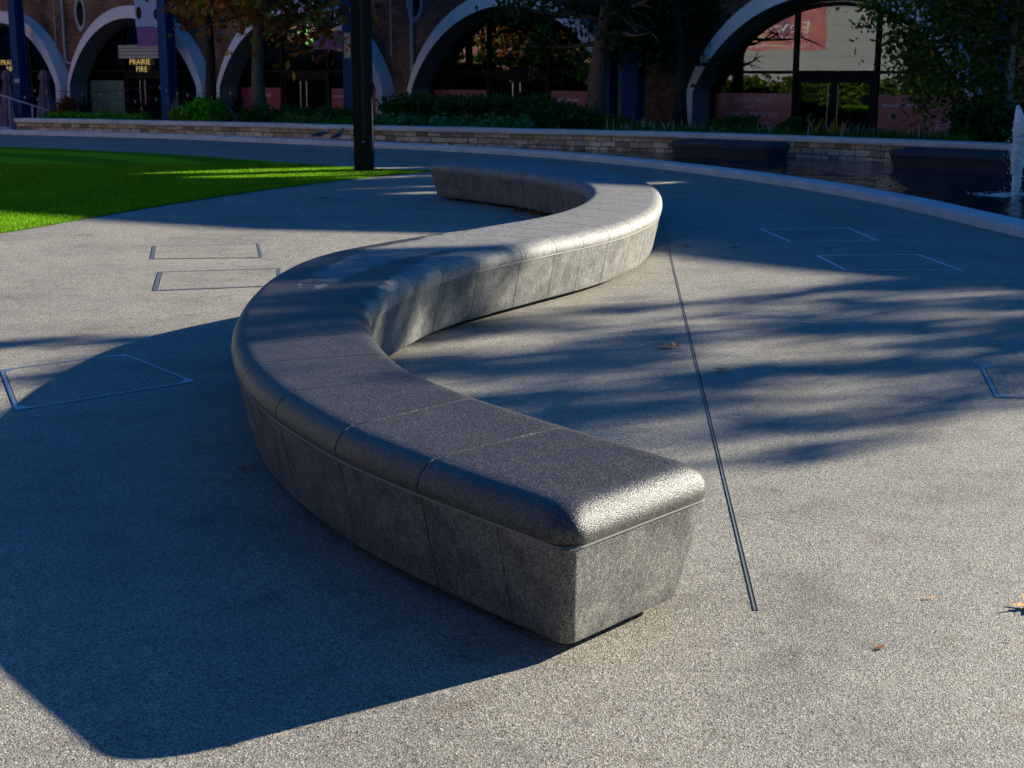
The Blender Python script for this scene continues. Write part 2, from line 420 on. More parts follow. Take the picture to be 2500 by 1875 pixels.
def mk(name, V, F, mat, parent=None, loc=None, uv=None, rnd=None, smooth=False, sharp=None):
    """V in world coordinates; the object's origin sits at its parent's origin or at loc."""
    off = OFF[parent.name] if parent is not None else Vector(loc if loc is not None else (0, 0, 0))
    me = bpy.data.meshes.new(name)
    V = np.asarray(V, dtype=np.float64) - np.array(off)[None, :]
    if isinstance(F, np.ndarray):
        nf, k = F.shape
        me.vertices.add(len(V)); me.vertices.foreach_set("co", V.ravel())
        me.loops.add(nf * k); me.loops.foreach_set("vertex_index", F.ravel().astype(np.int32))
        me.polygons.add(nf); me.polygons.foreach_set("loop_start", np.arange(nf, dtype=np.int32) * k)
        me.update(calc_edges=True)
    else:
        me.from_pydata(V.tolist(), [], [list(f) for f in F]); me.update()
    me.validate()
    if uv is not None:
        ul = me.uv_layers.new(name="UVMap")
        li = np.empty(len(me.loops), dtype=np.int32); me.loops.foreach_get("vertex_index", li)
        ul.data.foreach_set("uv", np.asarray(uv, dtype=np.float64)[li].ravel())
    if rnd is not None:
        at = me.attributes.new("rnd", 'FLOAT', 'POINT'); at.data.foreach_set("value", np.asarray(rnd, dtype=np.float32))
    me.materials.append(mat)
    o = bpy.data.objects.new(name, me)
    C.objects.link(o)
    if smooth:
        me.polygons.foreach_set("use_smooth", [True] * len(me.polygons))
        if sharp is not None: me.set_sharp_from_angle(angle=sharp)
    if parent is not None:
        o.parent = parent
        OFF[o.name] = OFF[parent.name]
        # parts hang on the thing's origin, sub-parts on the part's
    else:
        o.location = off; OFF[o.name] = off
    return o

class B:
    def __init__(s): s.V = []; s.F = []; s.U = []
    def add(s, V, F, U=None):
        n = len(s.V); s.V += [tuple(v) for v in V]; s.F += [tuple(i + n for i in f) for f in F]
        s.U += list(U) if U is not None else [(0, 0)] * len(V)
    def obox(s, c, ax, ay, az, hx, hy, hz):
        c = Vector(c); ax, ay, az = Vector(ax), Vector(ay), Vector(az)
        V = [c + ax * hx * i + ay * hy * j + az * hz * k for k in (-1, 1) for j in (-1, 1) for i in (-1, 1)]
        s.add(V, [(0, 2, 3, 1), (4, 5, 7, 6), (0, 1, 5, 4), (2, 6, 7, 3), (0, 4, 6, 2), (1, 3, 7, 5)])
    def box(s, x0, x1, y0, y1, z0, z1):
        s.obox(((x0 + x1) / 2, (y0 + y1) / 2, (z0 + z1) / 2), (1, 0, 0), (0, 1, 0), (0, 0, 1), (x1 - x0) / 2, (y1 - y0) / 2, (z1 - z0) / 2)
    def tube(s, pts, rad, n=8, cap=True):
        pts = [Vector(p) for p in pts]
        rad = rad if hasattr(rad, "__len__") else [rad] * len(pts)
        V = []; F = []
        up = None
        for i, p in enumerate(pts):
            d = (pts[min(i + 1, len(pts) - 1)] - pts[max(i - 1, 0)]).normalized()
            if up is None: up = Vector((0, 0, 1)) if abs(d.z) < 0.9 else Vector((1, 0, 0))
            a = d.cross(up).normalized(); b = a.cross(d).normalized(); up = b
            for k in range(n):
                t = 2 * math.pi * k / n
                V.append(p + (a * math.cos(t) + b * math.sin(t)) * rad[i])
        for i in range(len(pts) - 1):
            for k in range(n):
                F.append((i * n + k, i * n + (k + 1) % n, (i + 1) * n + (k + 1) % n, (i + 1) * n + k))
        if cap:
            F.append(tuple(range(n - 1, -1, -1))); F.append(tuple(range((len(pts) - 1) * n, len(pts) * n)))
        s.add(V, F)
    def lathe(s, c, prof, n=16):
        V = []; F = []
        for (r, z) in prof:
            for k in range(n):
                t = 2 * math.pi * k / n
                V.append((c[0] + r * math.cos(t), c[1] + r * math.sin(t), c[2] + z))
        for i in range(len(prof) - 1):
            for k in range(n):
                F.append((i * n + k, i * n + (k + 1) % n, (i + 1) * n + (k + 1) % n, (i + 1) * n + k))
        F.append(tuple(range(n - 1, -1, -1))); F.append(tuple(range((len(prof) - 1) * n, len(prof) * n)))
        s.add(V, F)
    def build(s, name, mat, parent=None, loc=None, smooth=False, sharp=None, uv=False):
        return mk(name, s.V, s.F, mat, parent, loc, uv=s.U if uv else None, smooth=smooth, sharp=sharp)

def catmull(P, n):
    P = [np.array(p, float) for p in P]
    P = [2 * P[0] - P[1]] + P + [2 * P[-1] - P[-2]]
    out = []
    for i in range(1, len(P) - 2):
        for k in range(n):
            t = k / n
            a, b, c, d = P[i - 1:i + 3]
            out.append(0.5 * ((2 * b) + (-a + c) * t + (2 * a - 5 * b + 4 * c - d) * t * t + (-a + 3 * b - 3 * c + d) * t ** 3))
    out.append(P[-2])
    return np.array(out)

def resample(P, step=None, n=None):
    d = np.r_[0, np.cumsum(np.hypot(*np.diff(P[:, :2], axis=0).T))]
    n = n or max(2, int(round(d[-1] / step)) + 1)
    t = np.linspace(0, d[-1], n)
    return np.stack([np.interp(t, d, P[:, k]) for k in range(P.shape[1])], 1), t

def text_mesh(body, size, extrude=0.0):
    cu = bpy.data.curves.new("lettering", 'FONT'); cu.body = body; cu.size = size; cu.extrude = extrude
    cu.align_x = 'CENTER'; cu.align_y = 'CENTER'; cu.resolution_u = 3
    o = bpy.data.objects.new("lettering", cu); C.objects.link(o)
    dg = bpy.context.evaluated_depsgraph_get()
    me = bpy.data.meshes.new_from_object(o.evaluated_get(dg))
    V = [tuple(v.co) for v in me.vertices]; F = [tuple(p.vertices) for p in me.polygons]
    bpy.data.objects.remove(o); bpy.data.curves.remove(cu); bpy.data.meshes.remove(me)
    return V, F

def poly_sheet(name, pts, z, mat, cell=None):
    me_pts = [Vector((p[0], p[1], 0)) for p in pts]
    tris = geometry.tessellate_polygon([me_pts])
    F = []
    for t in tris:
        a, b, c = [me_pts[i] for i in t]
        F.append(t if (b - a).cross(c - a).z > 0 else (t[0], t[2], t[1]))
    return mk(name, [(p[0], p[1], z) for p in pts], F, mat)

# ------------------------------------------------------------------ layout curves
KERB = catmull([(-13.3, 37.45), (-10.5, 36.1), (-7.78, 34.6), (-4.12, 31.85), (-1.9, 30.1), (0.0, 28.2), (1.6, 26.0), (2.94, 23.3), (3.95, 20.6), (4.6, 17.97), (5.1, 14.22), (5.5, 10.5), (6.1, 6.5), (7.2, 2.0), (9, -3)], 8)
WALL = catmull([(-13.14, 38.43), (-10.3, 37.15), (-7.5, 35.75), (-5.42, 34.6), (-3.64, 33.5), (-0.45, 31.9), (3.38, 29.75), (5.89, 27.77), (8.7, 25.0), (11.0, 22.0), (12.6, 18.5)], 8)
PAVE_FAR = 37.45

# ground ------------------------------------------------------------
g = mk("ground", [(-600, -600, -0.62), (600, -600, -0.62), (600, 600, -0.62), (-600, 600, -0.62)], [(0, 1, 2, 3)], MT['ground']); tag(g, kind='structure')
pts = [(-70, 40.2), (-14.6, 39.2), (-13.9, 37.6)] + [tuple(p) for p in KERB] + [(9, -45), (-70, -45)]
pv = poly_sheet("plaza_paving", pts, 0.0, MT['pave']); tag(pv, kind='structure')
# pool
def water_sheet():
    nu, nv = 900, 110
    ka, _ = resample(KERB, n=nu); wa, _ = resample(WALL, n=nu)
    v_ = np.linspace(0, 1, nv)[None, :, None]
    P = ka[:, None, :] * (1 - v_) + wa[:, None, :] * v_
    X, Y = P[..., 0], P[..., 1]
    Z = np.zeros_like(X); r_ = np.random.default_rng(3)
    for k in range(34):
        a_ = r_.uniform(0, 2 * np.pi); L_ = r_.uniform(.16, 1.1); ph = r_.uniform(0, 6.28)
        w_ = 2 * np.pi / L_
        Z += L_ * .0021 * np.sin(w_ * (X * math.cos(a_) + Y * math.sin(a_)) + ph + .8 * np.sin(X * 1.7 * math.sin(ph) + Y * 1.3))
    d_ = np.hypot(X - 6.86, Y - 19.62)
    Z += .006 * np.exp(-d_ / 1.6) * np.sin(d_ * 22)
    V = np.stack([X, Y, -0.03 + Z], -1).reshape(-1, 3)
    i = np.arange(nu - 1)[:, None] * nv + np.arange(nv - 1)[None, :]
    F = np.stack([i, i + nv, i + nv + 1, i + 1], -1).reshape(-1, 4)
    return V, F
V_, F_ = water_sheet()
pw = mk("pool_water", V_, F_, MT['water'], smooth=True); tag(pw, kind='structure')

# lawn
near = catmull([(-9.5, 7.2), (-7.4, 10.6), (-6.1, 12.8), (-5.24, 14.63), (-4.76, 16.2), (-4.2, 17.97), (-3.34, 20.2), (-2.44, 21.96), (-1.75, 23.1), (-1.25, 23.62)], 6)
far = catmull([(-1.3, 23.72), (-1.8, 23.95), (-2.62, 24.5), (-4.25, 26.17), (-5.9, 27.75), (-7.51, 29.1), (-11.03, 31.3), (-15.5, 33.0), (-22, 34.0)], 6)
lawn_pts = [tuple(p) for p in near] + [tuple(p) for p in far] + [(-40, 33), (-40, 7)]
lw = poly_sheet("lawn", lawn_pts, 0.008, MT['lawn']); tag(lw, kind='structure')

def blades(n, xs, ys, test):
    X = rng.uniform(xs[0], xs[1], n); Y = rng.uniform(ys[0], ys[1], n)
    keep = test(X, Y); X, Y = X[keep], Y[keep]; n = len(X)
    a = rng.uniform(0, 2 * np.pi, n); h = rng.uniform(0.012, 0.03, n); w = rng.uniform(0.003, 0.006, n)
    lx, ly = rng.normal(0, 0.012, n), rng.normal(0, 0.012, n)
    V = np.zeros((n, 3, 3))
    V[:, 0] = np.stack([X - np.cos(a) * w, Y - np.sin(a) * w, np.full(n, 0.006)], 1)
    V[:, 1] = np.stack([X + np.cos(a) * w, Y + np.sin(a) * w, np.full(n, 0.006)], 1)
    V[:, 2] = np.stack([X + lx, Y + ly, 0.006 + h], 1)
    F = np.arange(n * 3).reshape(n, 3)
    r = np.repeat(rng.uniform(0, 1, n), 3)
    return V.reshape(-1, 3), F, r
nx, ny = near[:, 0], near[:, 1]
fx, fy = far[::-1, 0], far[::-1, 1]
def in_lawn(X, Y):
    xe = np.interp(Y, ny, nx)               # near edge: lawn lies to its left
    ok = X < xe - 0.02 + rng.normal(0, 0.012, len(X))
    yf = np.interp(X, fx, fy)
    return ok & (Y < yf) & (X > -0.37 * Y - 0.4)
Vg, Fg, rg = blades(300000, (-9.6, -1.2), (14.2, 25.5), in_lawn)
go = mk("grass", Vg, Fg, MT['grass'], rnd=rg); tag(go, 'short mown green grass blades standing on the lawn', 'grass', kind='stuff')

# ------------------------------------------------------------------ kerb around the pool (stones with open joints)
def sweep_stones(P, prof, step, gap, name, mat, parent=None, side=1):
    Q, t = resample(P, 0.12)
    T = np.gradient(Q, axis=0); T /= np.linalg.norm(T, axis=1)[:, None]
    N = np.stack([-T[:, 1], T[:, 0]], 1) * side
    L = t[-1]; ns = int(round(L / step))
    b = B()
    for k in range(ns):
        a0, a1 = L * k / ns + gap / 2, L * (k + 1) / ns - gap / 2
        dz = random.uniform(-0.002, 0.002)
        tt = np.linspace(a0, a1, 6)
        V = []; U = []
        for u in tt:
            q = [np.interp(u, t, Q[:, 0]), np.interp(u, t, Q[:, 1])]
            nn = [np.interp(u, t, N[:, 0]), np.interp(u, t, N[:, 1])]
            acc = 0
            for i, (o, z) in enumerate(prof):
                V.append((q[0] + nn[0] * o, q[1] + nn[1] * o, z + dz)); U.append((u, z))
        m_ = len(prof); F = []
        for i in range(5):
            for j in range(m_ - 1):
                F.append((i * m_ + j, i * m_ + j + 1, (i + 1) * m_ + j + 1, (i + 1) * m_ + j))
        F.append(tuple(range(m_))); F.append(tuple(range(5 * m_ + m_ - 1, 5 * m_ - 1, -1)))
        b.add(V, F, U)
    return b
kprof = [(0.0, -0.02), (0.0, 0.075), (0.012, 0.10), (0.035, 0.112), (0.20, 0.115), (0.33, 0.113), (0.352, 0.10), (0.36, 0.08), (0.36, -0.12)]
kb = sweep_stones(KERB, kprof, 1.25, 0.008, "pool_kerb", MT['kerb'])
# rounded return at the kerb's left end
b2 = B()
arc = [(-13.3 - 0.02, 37.45)]
KE = [(-13.3, 37.45), (-13.75, 37.72), (-13.95, 38.1), (-13.85, 38.45), (-13.4, 38.75)]
kb2 = sweep_stones(catmull(KE[::-1], 6)[::-1], kprof, 0.9, 0.01, "x", None, side=1)
kb.add(kb2.V, kb2.F, kb2.U)
ko = kb.build("pool_kerb", MT['kerb'], loc=(0, 28.2, 0), smooth=True, sharp=R(40))
tag(ko, 'long curved pale granite kerb edging the dark pool', 'kerb')
# low kerb strip further left
b = B(); b.box(-32, -13.7, 39.3, 39.75, -0.02, 0.1)
tag(b.build("step_edge", MT['kerb'], loc=(-20, 39.5, 0)), 'straight pale stone step edge beside the left end of the rubble wall', 'step edge')

# ------------------------------------------------------------------ rubble retaining wall with coping
Qw, tw = resample(WALL, 0.25)
Tw = np.gradient(Qw, axis=0); Tw /= np.linalg.norm(Tw, axis=1)[:, None]
Nw = np.stack([-Tw[:, 1], Tw[:, 0]], 1)          # away from the pool
wall = thing("retaining_wall", 'low curved rubble stone wall with pale granite coping behind the pool', 'wall', (-0.45, 31.9, -0.03))
b = B(); V = []; U = []; F = []
def wrow(o, z):
    return [(Qw[i, 0] + Nw[i, 0] * o, Qw[i, 1] + Nw[i, 1] * o, z) for i in range(len(Qw))]
rows = [(0.03, -0.2), (0.03, 0.26), (0.42, 0.26), (0.42, -0.6)]
n = len(Qw)
for o, z in rows:
    V += wrow(o, z); U += [(tw[i], z + o) for i in range(n)]
for r in range(3):
    for i in range(n - 1): F.append((r * n + i, r * n + i + 1, (r + 1) * n + i + 1, (r + 1) * n + i))
F.append((0, n, 2 * n, 3 * n)); b.add(V, F, U)
b.build("stone_facing", MT['rubble'], wall, uv=True)
cprof = [(-0.035, 0.268), (-0.04, 0.28), (-0.04, 0.355), (-0.03, 0.37), (0.45, 0.372), (0.46, 0.36), (0.46, 0.268)]
cb = sweep_stones(WALL, cprof, 1.1, 0.007, "coping", None)
cb.build("coping", MT['coping'], wall, smooth=True, sharp=R(40))
# soil behind the wall
inner = [(Qw[i, 0] + Nw[i, 0] * 0.4, Qw[i, 1] + Nw[i, 1] * 0.4) for i in range(n)]
outer = [(Qw[i, 0] + Nw[i, 0] * 3.4, Qw[i, 1] + Nw[i, 1] * 3.4) for i in range(n)]
so = mk("planting_bed", [(x, y, 0.30) for x, y in inner] + [(x, y, 0.26) for x, y in outer], [(i, i + 1, n + i + 1, n + i) for i in range(n - 1)], MT['soil']); tag(so, kind='structure')

# ------------------------------------------------------------------ the S-shaped granite bench
EL = [(0.155, 3.70), (-0.31, 4.26), (-0.67, 4.78), (-1.05, 5.57), (-1.30, 6.50), (-1.42, 7.55), (-1.41, 8.55), (-1.23, 9.40), (-0.72, 10.30), (-0.05, 11.27), (0.29, 11.92), (0.57, 12.8), (0.74, 13.85), (0.76, 14.75), (0.64, 15.5), (0.35, 16.35), (-0.05, 17.2), (-0.53, 17.95), (-1.08, 18.62)]
ER = [(0.62, 4.22), (0.215, 4.73), (-0.15, 5.24), (-0.44, 5.80), (-0.66, 6.68), (-0.715, 7.42), (-0.57, 8.25), (-0.31, 9.04), (0.23, 9.98), (0.62, 10.62), (0.92, 11.25), (1.23, 12.27), (1.42, 13.55), (1.50, 14.85), (1.41, 16.15), (1.18, 17.1), (0.80, 17.9), (0.22, 18.6), (-0.45, 19.2)]
cl = catmull(EL, 16); cr = catmull(ER, 16)
mid = (cl + cr) / 2
ds = np.r_[0, np.cumsum(np.hypot(*np.diff(mid, axis=0).T))]
LT = ds[-1]
def edge(cv, s):
    return np.array([np.interp(s, ds, cv[:, 0]), np.interp(s, ds, cv[:, 1])])
bench = thing("bench", 'long S-shaped dark granite bench snaking across the sunlit and shaded paving', 'bench', (float(mid[0][0]), float(mid[0][1]), 0))
def ring(s0, s1, n, end0, end1, rc=0.10, grow=0.0):
    """boundary of one slab as (x, y, nx, ny, s, lat): left edge up, right edge back"""
    ss = np.linspace(s0, s1, n)
    Lp = [edge(cl, s) for s in ss]; Rp = [edge(cr, s) for s in ss]
    out = []
    def nrm(cv, s, sgn):
        a = edge(cv, max(0, s - 0.05)); b_ = edge(cv, min(LT, s + 0.05)); d = (b_ - a) / np.linalg.norm(b_ - a)
        return np.array([-d[1], d[0]]) * sgn
    seqL = [(Lp[i], nrm(cl, ss[i], -1), ss[i], 0.0) for i in range(n)]   # inward = to the right
    seqR = [(Rp[i], nrm(cr, ss[i], 1), ss[i], 1.0) for i in range(n)]
    def corner(P, n1, n2, s, lat, k=6):
        # inward normals n1 -> n2, arc centre
        n1 = n1 / np.linalg.norm(n1); n2 = n2 / np.linalg.norm(n2)
        cosb = float(np.dot(n1, n2)); 
        cpt = P + (n1 + n2) / (1 + cosb) * rc
        r = []
        for i in range(k + 1):
            t = i / k; v = n1 * (1 - t) + n2 * t; v /= np.linalg.norm(v)
            r.append((P, v, s, lat, (n1 + n2) / (1 + cosb)))
        return r
    pts = []
    if end0:
        d = Rp[0] - Lp[0]; ne = np.array([-d[1], d[0]]); ne /= np.linalg.norm(ne)
        if np.dot(ne, edge(mid, 0.3) - edge(mid, 0)) < 0: ne = -ne
        cR = corner(Rp[0], seqR[0][1], ne, s0, 1.0); cL = corner(Lp[0], ne, seqL[0][1], s0, 0.0)
        seqR = [q for q in seqR if q[2] > s0 + rc * 1.75]; seqL = [q for q in seqL if q[2] > s0 + rc * 1.75]
        fm = []
        a, b_ = Rp[0] + (Lp[0] - Rp[0]) * .24, Lp[0] + (Rp[0] - Lp[0]) * .24
        for i in range(0, 7):
            t = i / 6; fm.append((a * (1 - t) + b_ * t, ne, s0, 1 - t))
        pts = seqR[::-1] + cR + fm + cL + seqL
        closed_at = 'far'
    elif end1:
        d = Lp[-1] - Rp[-1]; ne = np.array([-d[1], d[0]]); ne /= np.linalg.norm(ne)
        if np.dot(ne, edge(mid, LT - 0.3) - edge(mid, LT)) < 0: ne = -ne
        cL = corner(Lp[-1], seqL[-1][1], ne, s1, 0.0); cR = corner(Rp[-1], ne, seqR[-1][1], s1, 1.0)
        seqR = [q for q in seqR if q[2] < s1 - rc * 1.75]; seqL = [q for q in seqL if q[2] < s1 - rc * 1.75]
        a, b_ = Lp[-1] + (Rp[-1] - Lp[-1]) * .24, Rp[-1] + (Lp[-1] - Rp[-1]) * .24
        fm = [(a * (1 - i / 6) + b_ * (i / 6), ne, s1, i / 6) for i in range(0, 7)]
        pts = seqL + cL + fm + cR + seqR[::-1]
        closed_at = 'near'
    else:
        closed_at = None
    return seqL, seqR, pts, closed_at

def slab(name, s0, s1, prof, mat, end0=False, end1=False, rc=0.10, rcf=(0.06, 0.3)):
    n = max(4, int((s1 - s0) / 0.06) + 1)
    seqL, seqR, pts, cl_ = ring(s0, s1, n, end0, end1, rc)
    V = []; U = []; F = []
    if cl_ is None:
        # two rails; cross section goes left-bottom -> left-top -> right-top -> right-bottom
        m_ = len(prof)
        lat_steps = [0.25, 0.5, 0.75]
        for i in range(n):
            PL, nL, s, _ = seqL[i]; PR, nR, _, _ = seqR[i]
            w = np.linalg.norm(PR - PL)
            row = []
            for (ins, z) in prof[::-1]: row.append((PL + nL * ins, z, ins / w))
            for t in lat_steps:
                a = PL + nL * prof[0][0]; c = PR + nR * prof[0][0]
                row.append((a * (1 - t) + c * t, prof[0][1], prof[0][0] / w + t * (1 - 2 * prof[0][0] / w)))
            for (ins, z) in prof: row.append((PR + nR * ins, z, 1 - ins / w))
            for p, z, lat in row: V.append((p[0], p[1], z)); U.append((s, lat))
        k = 2 * m_ + len(lat_steps)
        for i in range(n - 1):
            for j in range(k - 1):
                F.append((i * k + j, i * k + j + 1, (i + 1) * k + j + 1, (i + 1) * k + j))
            F.append((i * k + k - 1, i * k, (i + 1) * k, (i + 1) * k + k - 1))
        F.append(tuple(range(k - 1, -1, -1))); F.append(tuple(range((n - 1) * k, n * k)))
    else:
        k = len(pts)
        for (ins, z) in prof[::-1]:
            for rec in pts:
                p, nn, s, lat = rec[:4]
                if len(rec) == 5:      # corner: arc of radius rb about the inset corner
                    rb = max(rcf[0] - ins * rcf[1], 0.015); q = p + rec[4] * (ins + rb) - nn * rb
                else: q = p + nn * ins
                V.append((q[0], q[1], z)); U.append((s + (0.0), min(max(lat + (ins / 0.7 if lat < 0.5 else -ins / 0.7), 0), 1)))
        for r in range(len(prof) - 1):
            for j in range(k - 1):
                F.append((r * k + j, r * k + j + 1, (r + 1) * k + j + 1, (r + 1) * k + j))
        tp = [(len(prof) - 1) * k + j for j in range(k)]
        F.append(tuple(tp)); F.append(tuple(range(k - 1, -1, -1)))
        F.append(tuple([r * k for r in range(len(prof) - 1, -1, -1)] + [r * k + k - 1 for r in range(len(prof))]))
    return V, F, U

CAPP = [(0.102, 0.475), (0.078, 0.4738), (0.055, 0.467), (0.033, 0.454), (0.016, 0.437), (0.005, 0.417), (0.0, 0.395), (0.001, 0.378), (0.005, 0.367), (0.012, 0.364)]
BASP = [(0.008, 0.359), (0.013, 0.354), (0.024, 0.30), (0.041, 0.21), (0.060, 0.12), (0.072, 0.06), (0.079, 0.042), (0.092, 0.033)]
gap = 0.007
nseg = 31
cuts = [0.0] + [0.66 + (LT - 0.66) * k / (nseg - 1) for k in range(nseg)]
cuts[-1] = LT
for i in range(len(cuts) - 1):
    s0, s1 = cuts[i] + (gap / 2 if i else 0), cuts[i + 1] - (gap / 2 if i < len(cuts) - 2 else 0)
    V, F, U = slab("seat_slab", s0, s1, CAPP, MT['cap'], i == 0, i == len(cuts) - 2, rc=0.112, rcf=(0.075, 0.35))
    mk("seat_slab", V, F, MT['cap'], bench, uv=U, smooth=True, sharp=R(32))
bc = [0.0, 0.2] + cuts[1:]
for i in range(len(bc) - 1):
    s0, s1 = bc[i] + (gap / 2 if i else 0), bc[i + 1] - (gap / 2 if i < len(bc) - 2 else 0)
    if i == 0:
        s1 = 0.30
    elif i == 1: s0 = 0.30 + gap
    V, F, U = slab("base_panel", s0, s1, BASP, MT['base'], i == 0, i == len(bc) - 2, rc=0.115, rcf=(0.035, 0.0))
    mk("base_panel", V, F, MT['base'], bench, uv=U, smooth=True, sharp=R(32))
# sealant seen in the joints and the recessed plinth
JP = [(0.14, 0.4725), (0.082, 0.4705), (0.058, 0.4635), (0.0365, 0.451), (0.0195, 0.434), (0.009, 0.415), (0.004, 0.394), (0.005, 0.379), (0.008, 0.369), (0.006, 0.3645), (0.006, 0.3585), (0.017, 0.353), (0.028, 0.30), (0.045, 0.21), (0.064, 0.12), (0.077, 0.06), (0.10, 0.036)]
V, F, U = slab("joint_filler", 0.15, LT - 0.15, JP, MT['joint'])
mk("joint_filler", V, F, MT['joint'], bench, uv=U, smooth=True, sharp=R(32))
for sA, sB, e0, e1 in ((0.0, 0.3, True, False), (LT - 0.3, LT, False, True)):
    V, F, U = slab("bed_joint", sA, sB, [(0.0065, 0.3645), (0.0065, 0.3585)], MT['joint'], e0, e1, rc=0.112, rcf=(0.06, 0.3))
    mk("bed_joint", V, F, MT['joint'], bench, uv=U)
V, F, U = slab("plinth", 0.30, LT - 0.3, [(0.22, 0.05), (0.22, -0.01)], MT['plinth'])
mk("plinth", V, F, MT['plinth'], bench, uv=U)

# ------------------------------------------------------------------ slot drain
dr = thing("slot_drain", 'thin steel slot drain running straight through the paving beside the bench', 'drain', (0.76, 4.22, 0))
a = np.array([0.762, 4.20]); c_ = np.array([1.70, 16.3]); d = (c_ - a) / np.linalg.norm(c_ - a); nn_ = np.array([d[1], -d[0]])
Ld = np.linalg.norm(c_ - a)
for sgn in (-1, 1):
    b = B(); b.obox((*(a + d * Ld / 2 + nn_ * sgn * 0.0058), 0.001), (d[0], d[1], 0), (nn_[0], nn_[1], 0), (0, 0, 1), Ld / 2, 0.0016, 0.0022)
    b.build("steel_edge", MT['edge'], dr)
b = B(); b.obox((*(a + d * Ld / 2), 0.0005), (d[0], d[1], 0), (nn_[0], nn_[1], 0), (0, 0, 1), Ld / 2 - 0.001, 0.0042, 0.0012)
b.build("slot", MT['plinth'], dr)

# ------------------------------------------------------------------ access covers
def cover(pts, label, fw, fmat, notch=False):
    P = [np.array(p, float) for p in pts]
    cen = sum(P) / 4
    t = thing("access_cover", label, 'access cover', (cen[0], cen[1], 0), 'access covers set in the paving')
    inn = []
    for i in range(4):
        a_, b_, c2 = P[i - 1], P[i], P[(i + 1) % 4]
        u = (a_ - b_) / np.linalg.norm(a_ - b_); v = (c2 - b_) / np.linalg.norm(c2 - b_)
        sn = abs(u[0] * v[1] - u[1] * v[0])
        inn.append(b_ + (u + v) * fw / sn)
    V = [(p[0], p[1], 0.004) for p in P] + [(p[0], p[1], 0.004) for p in inn]
    F = [(i, (i + 1) % 4, 4 + (i + 1) % 4, 4 + i) for i in range(4)]
    ar = sum(P[i][0] * P[(i + 1) % 4][1] - P[(i + 1) % 4][0] * P[i][1] for i in range(4))
    if ar < 0: F = [f[::-1] for f in F]
    if notch:
        k = len(V)
        for i in range(4):
            q = inn[i]; u = inn[i - 1] - q; v = inn[(i + 1) % 4] - q
            u = u / np.linalg.norm(u) * 0.07; v = v / np.linalg.norm(v) * 0.07
            V += [(q[0], q[1], 0.0041), ((q + u)[0], (q + u)[1], 0.0041), ((q + v)[0], (q + v)[1], 0.0041)]
            F.append((k, k + 2, k + 1) if ar > 0 else (k, k + 1, k + 2)); k += 3
    mk("frame", V, F, fmat, t)
    sl_ = [q + (cen - q) / np.linalg.norm(cen - q) * 0.008 for q in inn]
    mk("infill_slab", [(p[0], p[1], 0.0025) for p in sl_], [(0, 1, 2, 3) if ar > 0 else (3, 2, 1, 0)], MT['pave'], t)
    gp_ = [q - (cen - q) * 0.0 for q in inn]
    mk("gap_line", [(p[0], p[1], 0.0012) for p in inn], [(0, 1, 2, 3) if ar > 0 else (3, 2, 1, 0)], MT['plinth'], t)
cover([(-2.87, 7.84), (-2.29, 8.30), (-1.71, 7.54), (-2.45, 6.86)], 'steel rimmed cover crossed by the edge of the bench shadow', 0.019, MT['mirror_rim'], True)
cover([(-3.42, 13.57), (-2.44, 13.76), (-2.23, 12.72), (-3.21, 12.62)], 'thin dark rimmed cover on sunlit paving, farther of the sunlit pair', 0.026, MT['dsteel'])
cover([(-2.94, 11.80), (-1.96, 12.02), (-1.79, 11.02), (-2.73, 10.76)], 'bluish rimmed cover on sunlit paving just left of the bench top', 0.03, MT['dsteel'])
cover([(2.60, 15.06), (3.58, 15.15), (3.61, 14.02), (2.70, 13.91)], 'pale outlined cover in deep shade closest to the pool kerb', 0.038, MT['rim'])
cover([(2.74, 12.88), (3.70, 12.95), (3.78, 11.88), (2.78, 11.88)], 'pale outlined cover in shade just before the dappled sunlight begins', 0.036, MT['rim'])
cover([(2.66, 7.97), (3.6, 7.93), (3.5, 7.10), (2.48, 7.15)], 'steel rimmed cover cut off by the right edge among dappled light', 0.022, MT['mirror_rim'], True)

# ------------------------------------------------------------------ fallen leaves
def leaf_shape(size, yaw, curl, kind='oak', seed=0):
    r = random.Random(seed)
    if kind == 'sliver':
        out = [(-0.5, 0), (-0.2, 0.06), (0.2, 0.07), (0.5, 0.02), (0.2, -0.05), (-0.2, -0.06)]
    else:
        half = [(-0.62, 0.012), (-0.38, 0.03), (-0.30, 0.16), (-0.22, 0.10), (-0.14, 0.09), (-0.06, 0.34), (0.03, 0.36), (0.05, 0.12), (0.14, 0.12), (0.22, 0.30), (0.31, 0.28), (0.28, 0.10), (0.36, 0.09), (0.44, 0.12), (0.5, 0.03)]
        half = [(x, y * r.uniform(0.75, 1.2)) for x, y in half]
        half2 = [(x, -y * r.uniform(0.75, 1.2)) for x, y in half]
        out = half + half2[::-1]
    k = len(out)
    if kind == 'sliver':
        V = [(x, y, 0) for x, y in out]; F = [tuple(range(k))]
    else:
        m_ = k // 2
        V = [(x, y, 0) for x, y in out[:m_]] + [(x, 0, 0) for x, y in out[:m_]] + [(x, y, 0) for x, y in out[m_:][::-1]]
        F = [(i, i + 1, m_ + i + 1, m_ + i) for i in range(m_ - 1)] + [(m_ + i, m_ + i + 1, 2 * m_ + i + 1, 2 * m_ + i) for i in range(m_ - 1)]
    W = []
    for x, y, z in V:
        z = 0.04 + curl * (abs(y) * 0.42 + 0.30 * (x * x)) + 0.05 * math.sin(9 * x + seed) * abs(y) * 3 * curl
        W.append((size * (x * math.cos(yaw) - y * math.sin(yaw)), size * (x * math.sin(yaw) + y * math.cos(yaw)), size * z + 0.003))
    return W, F
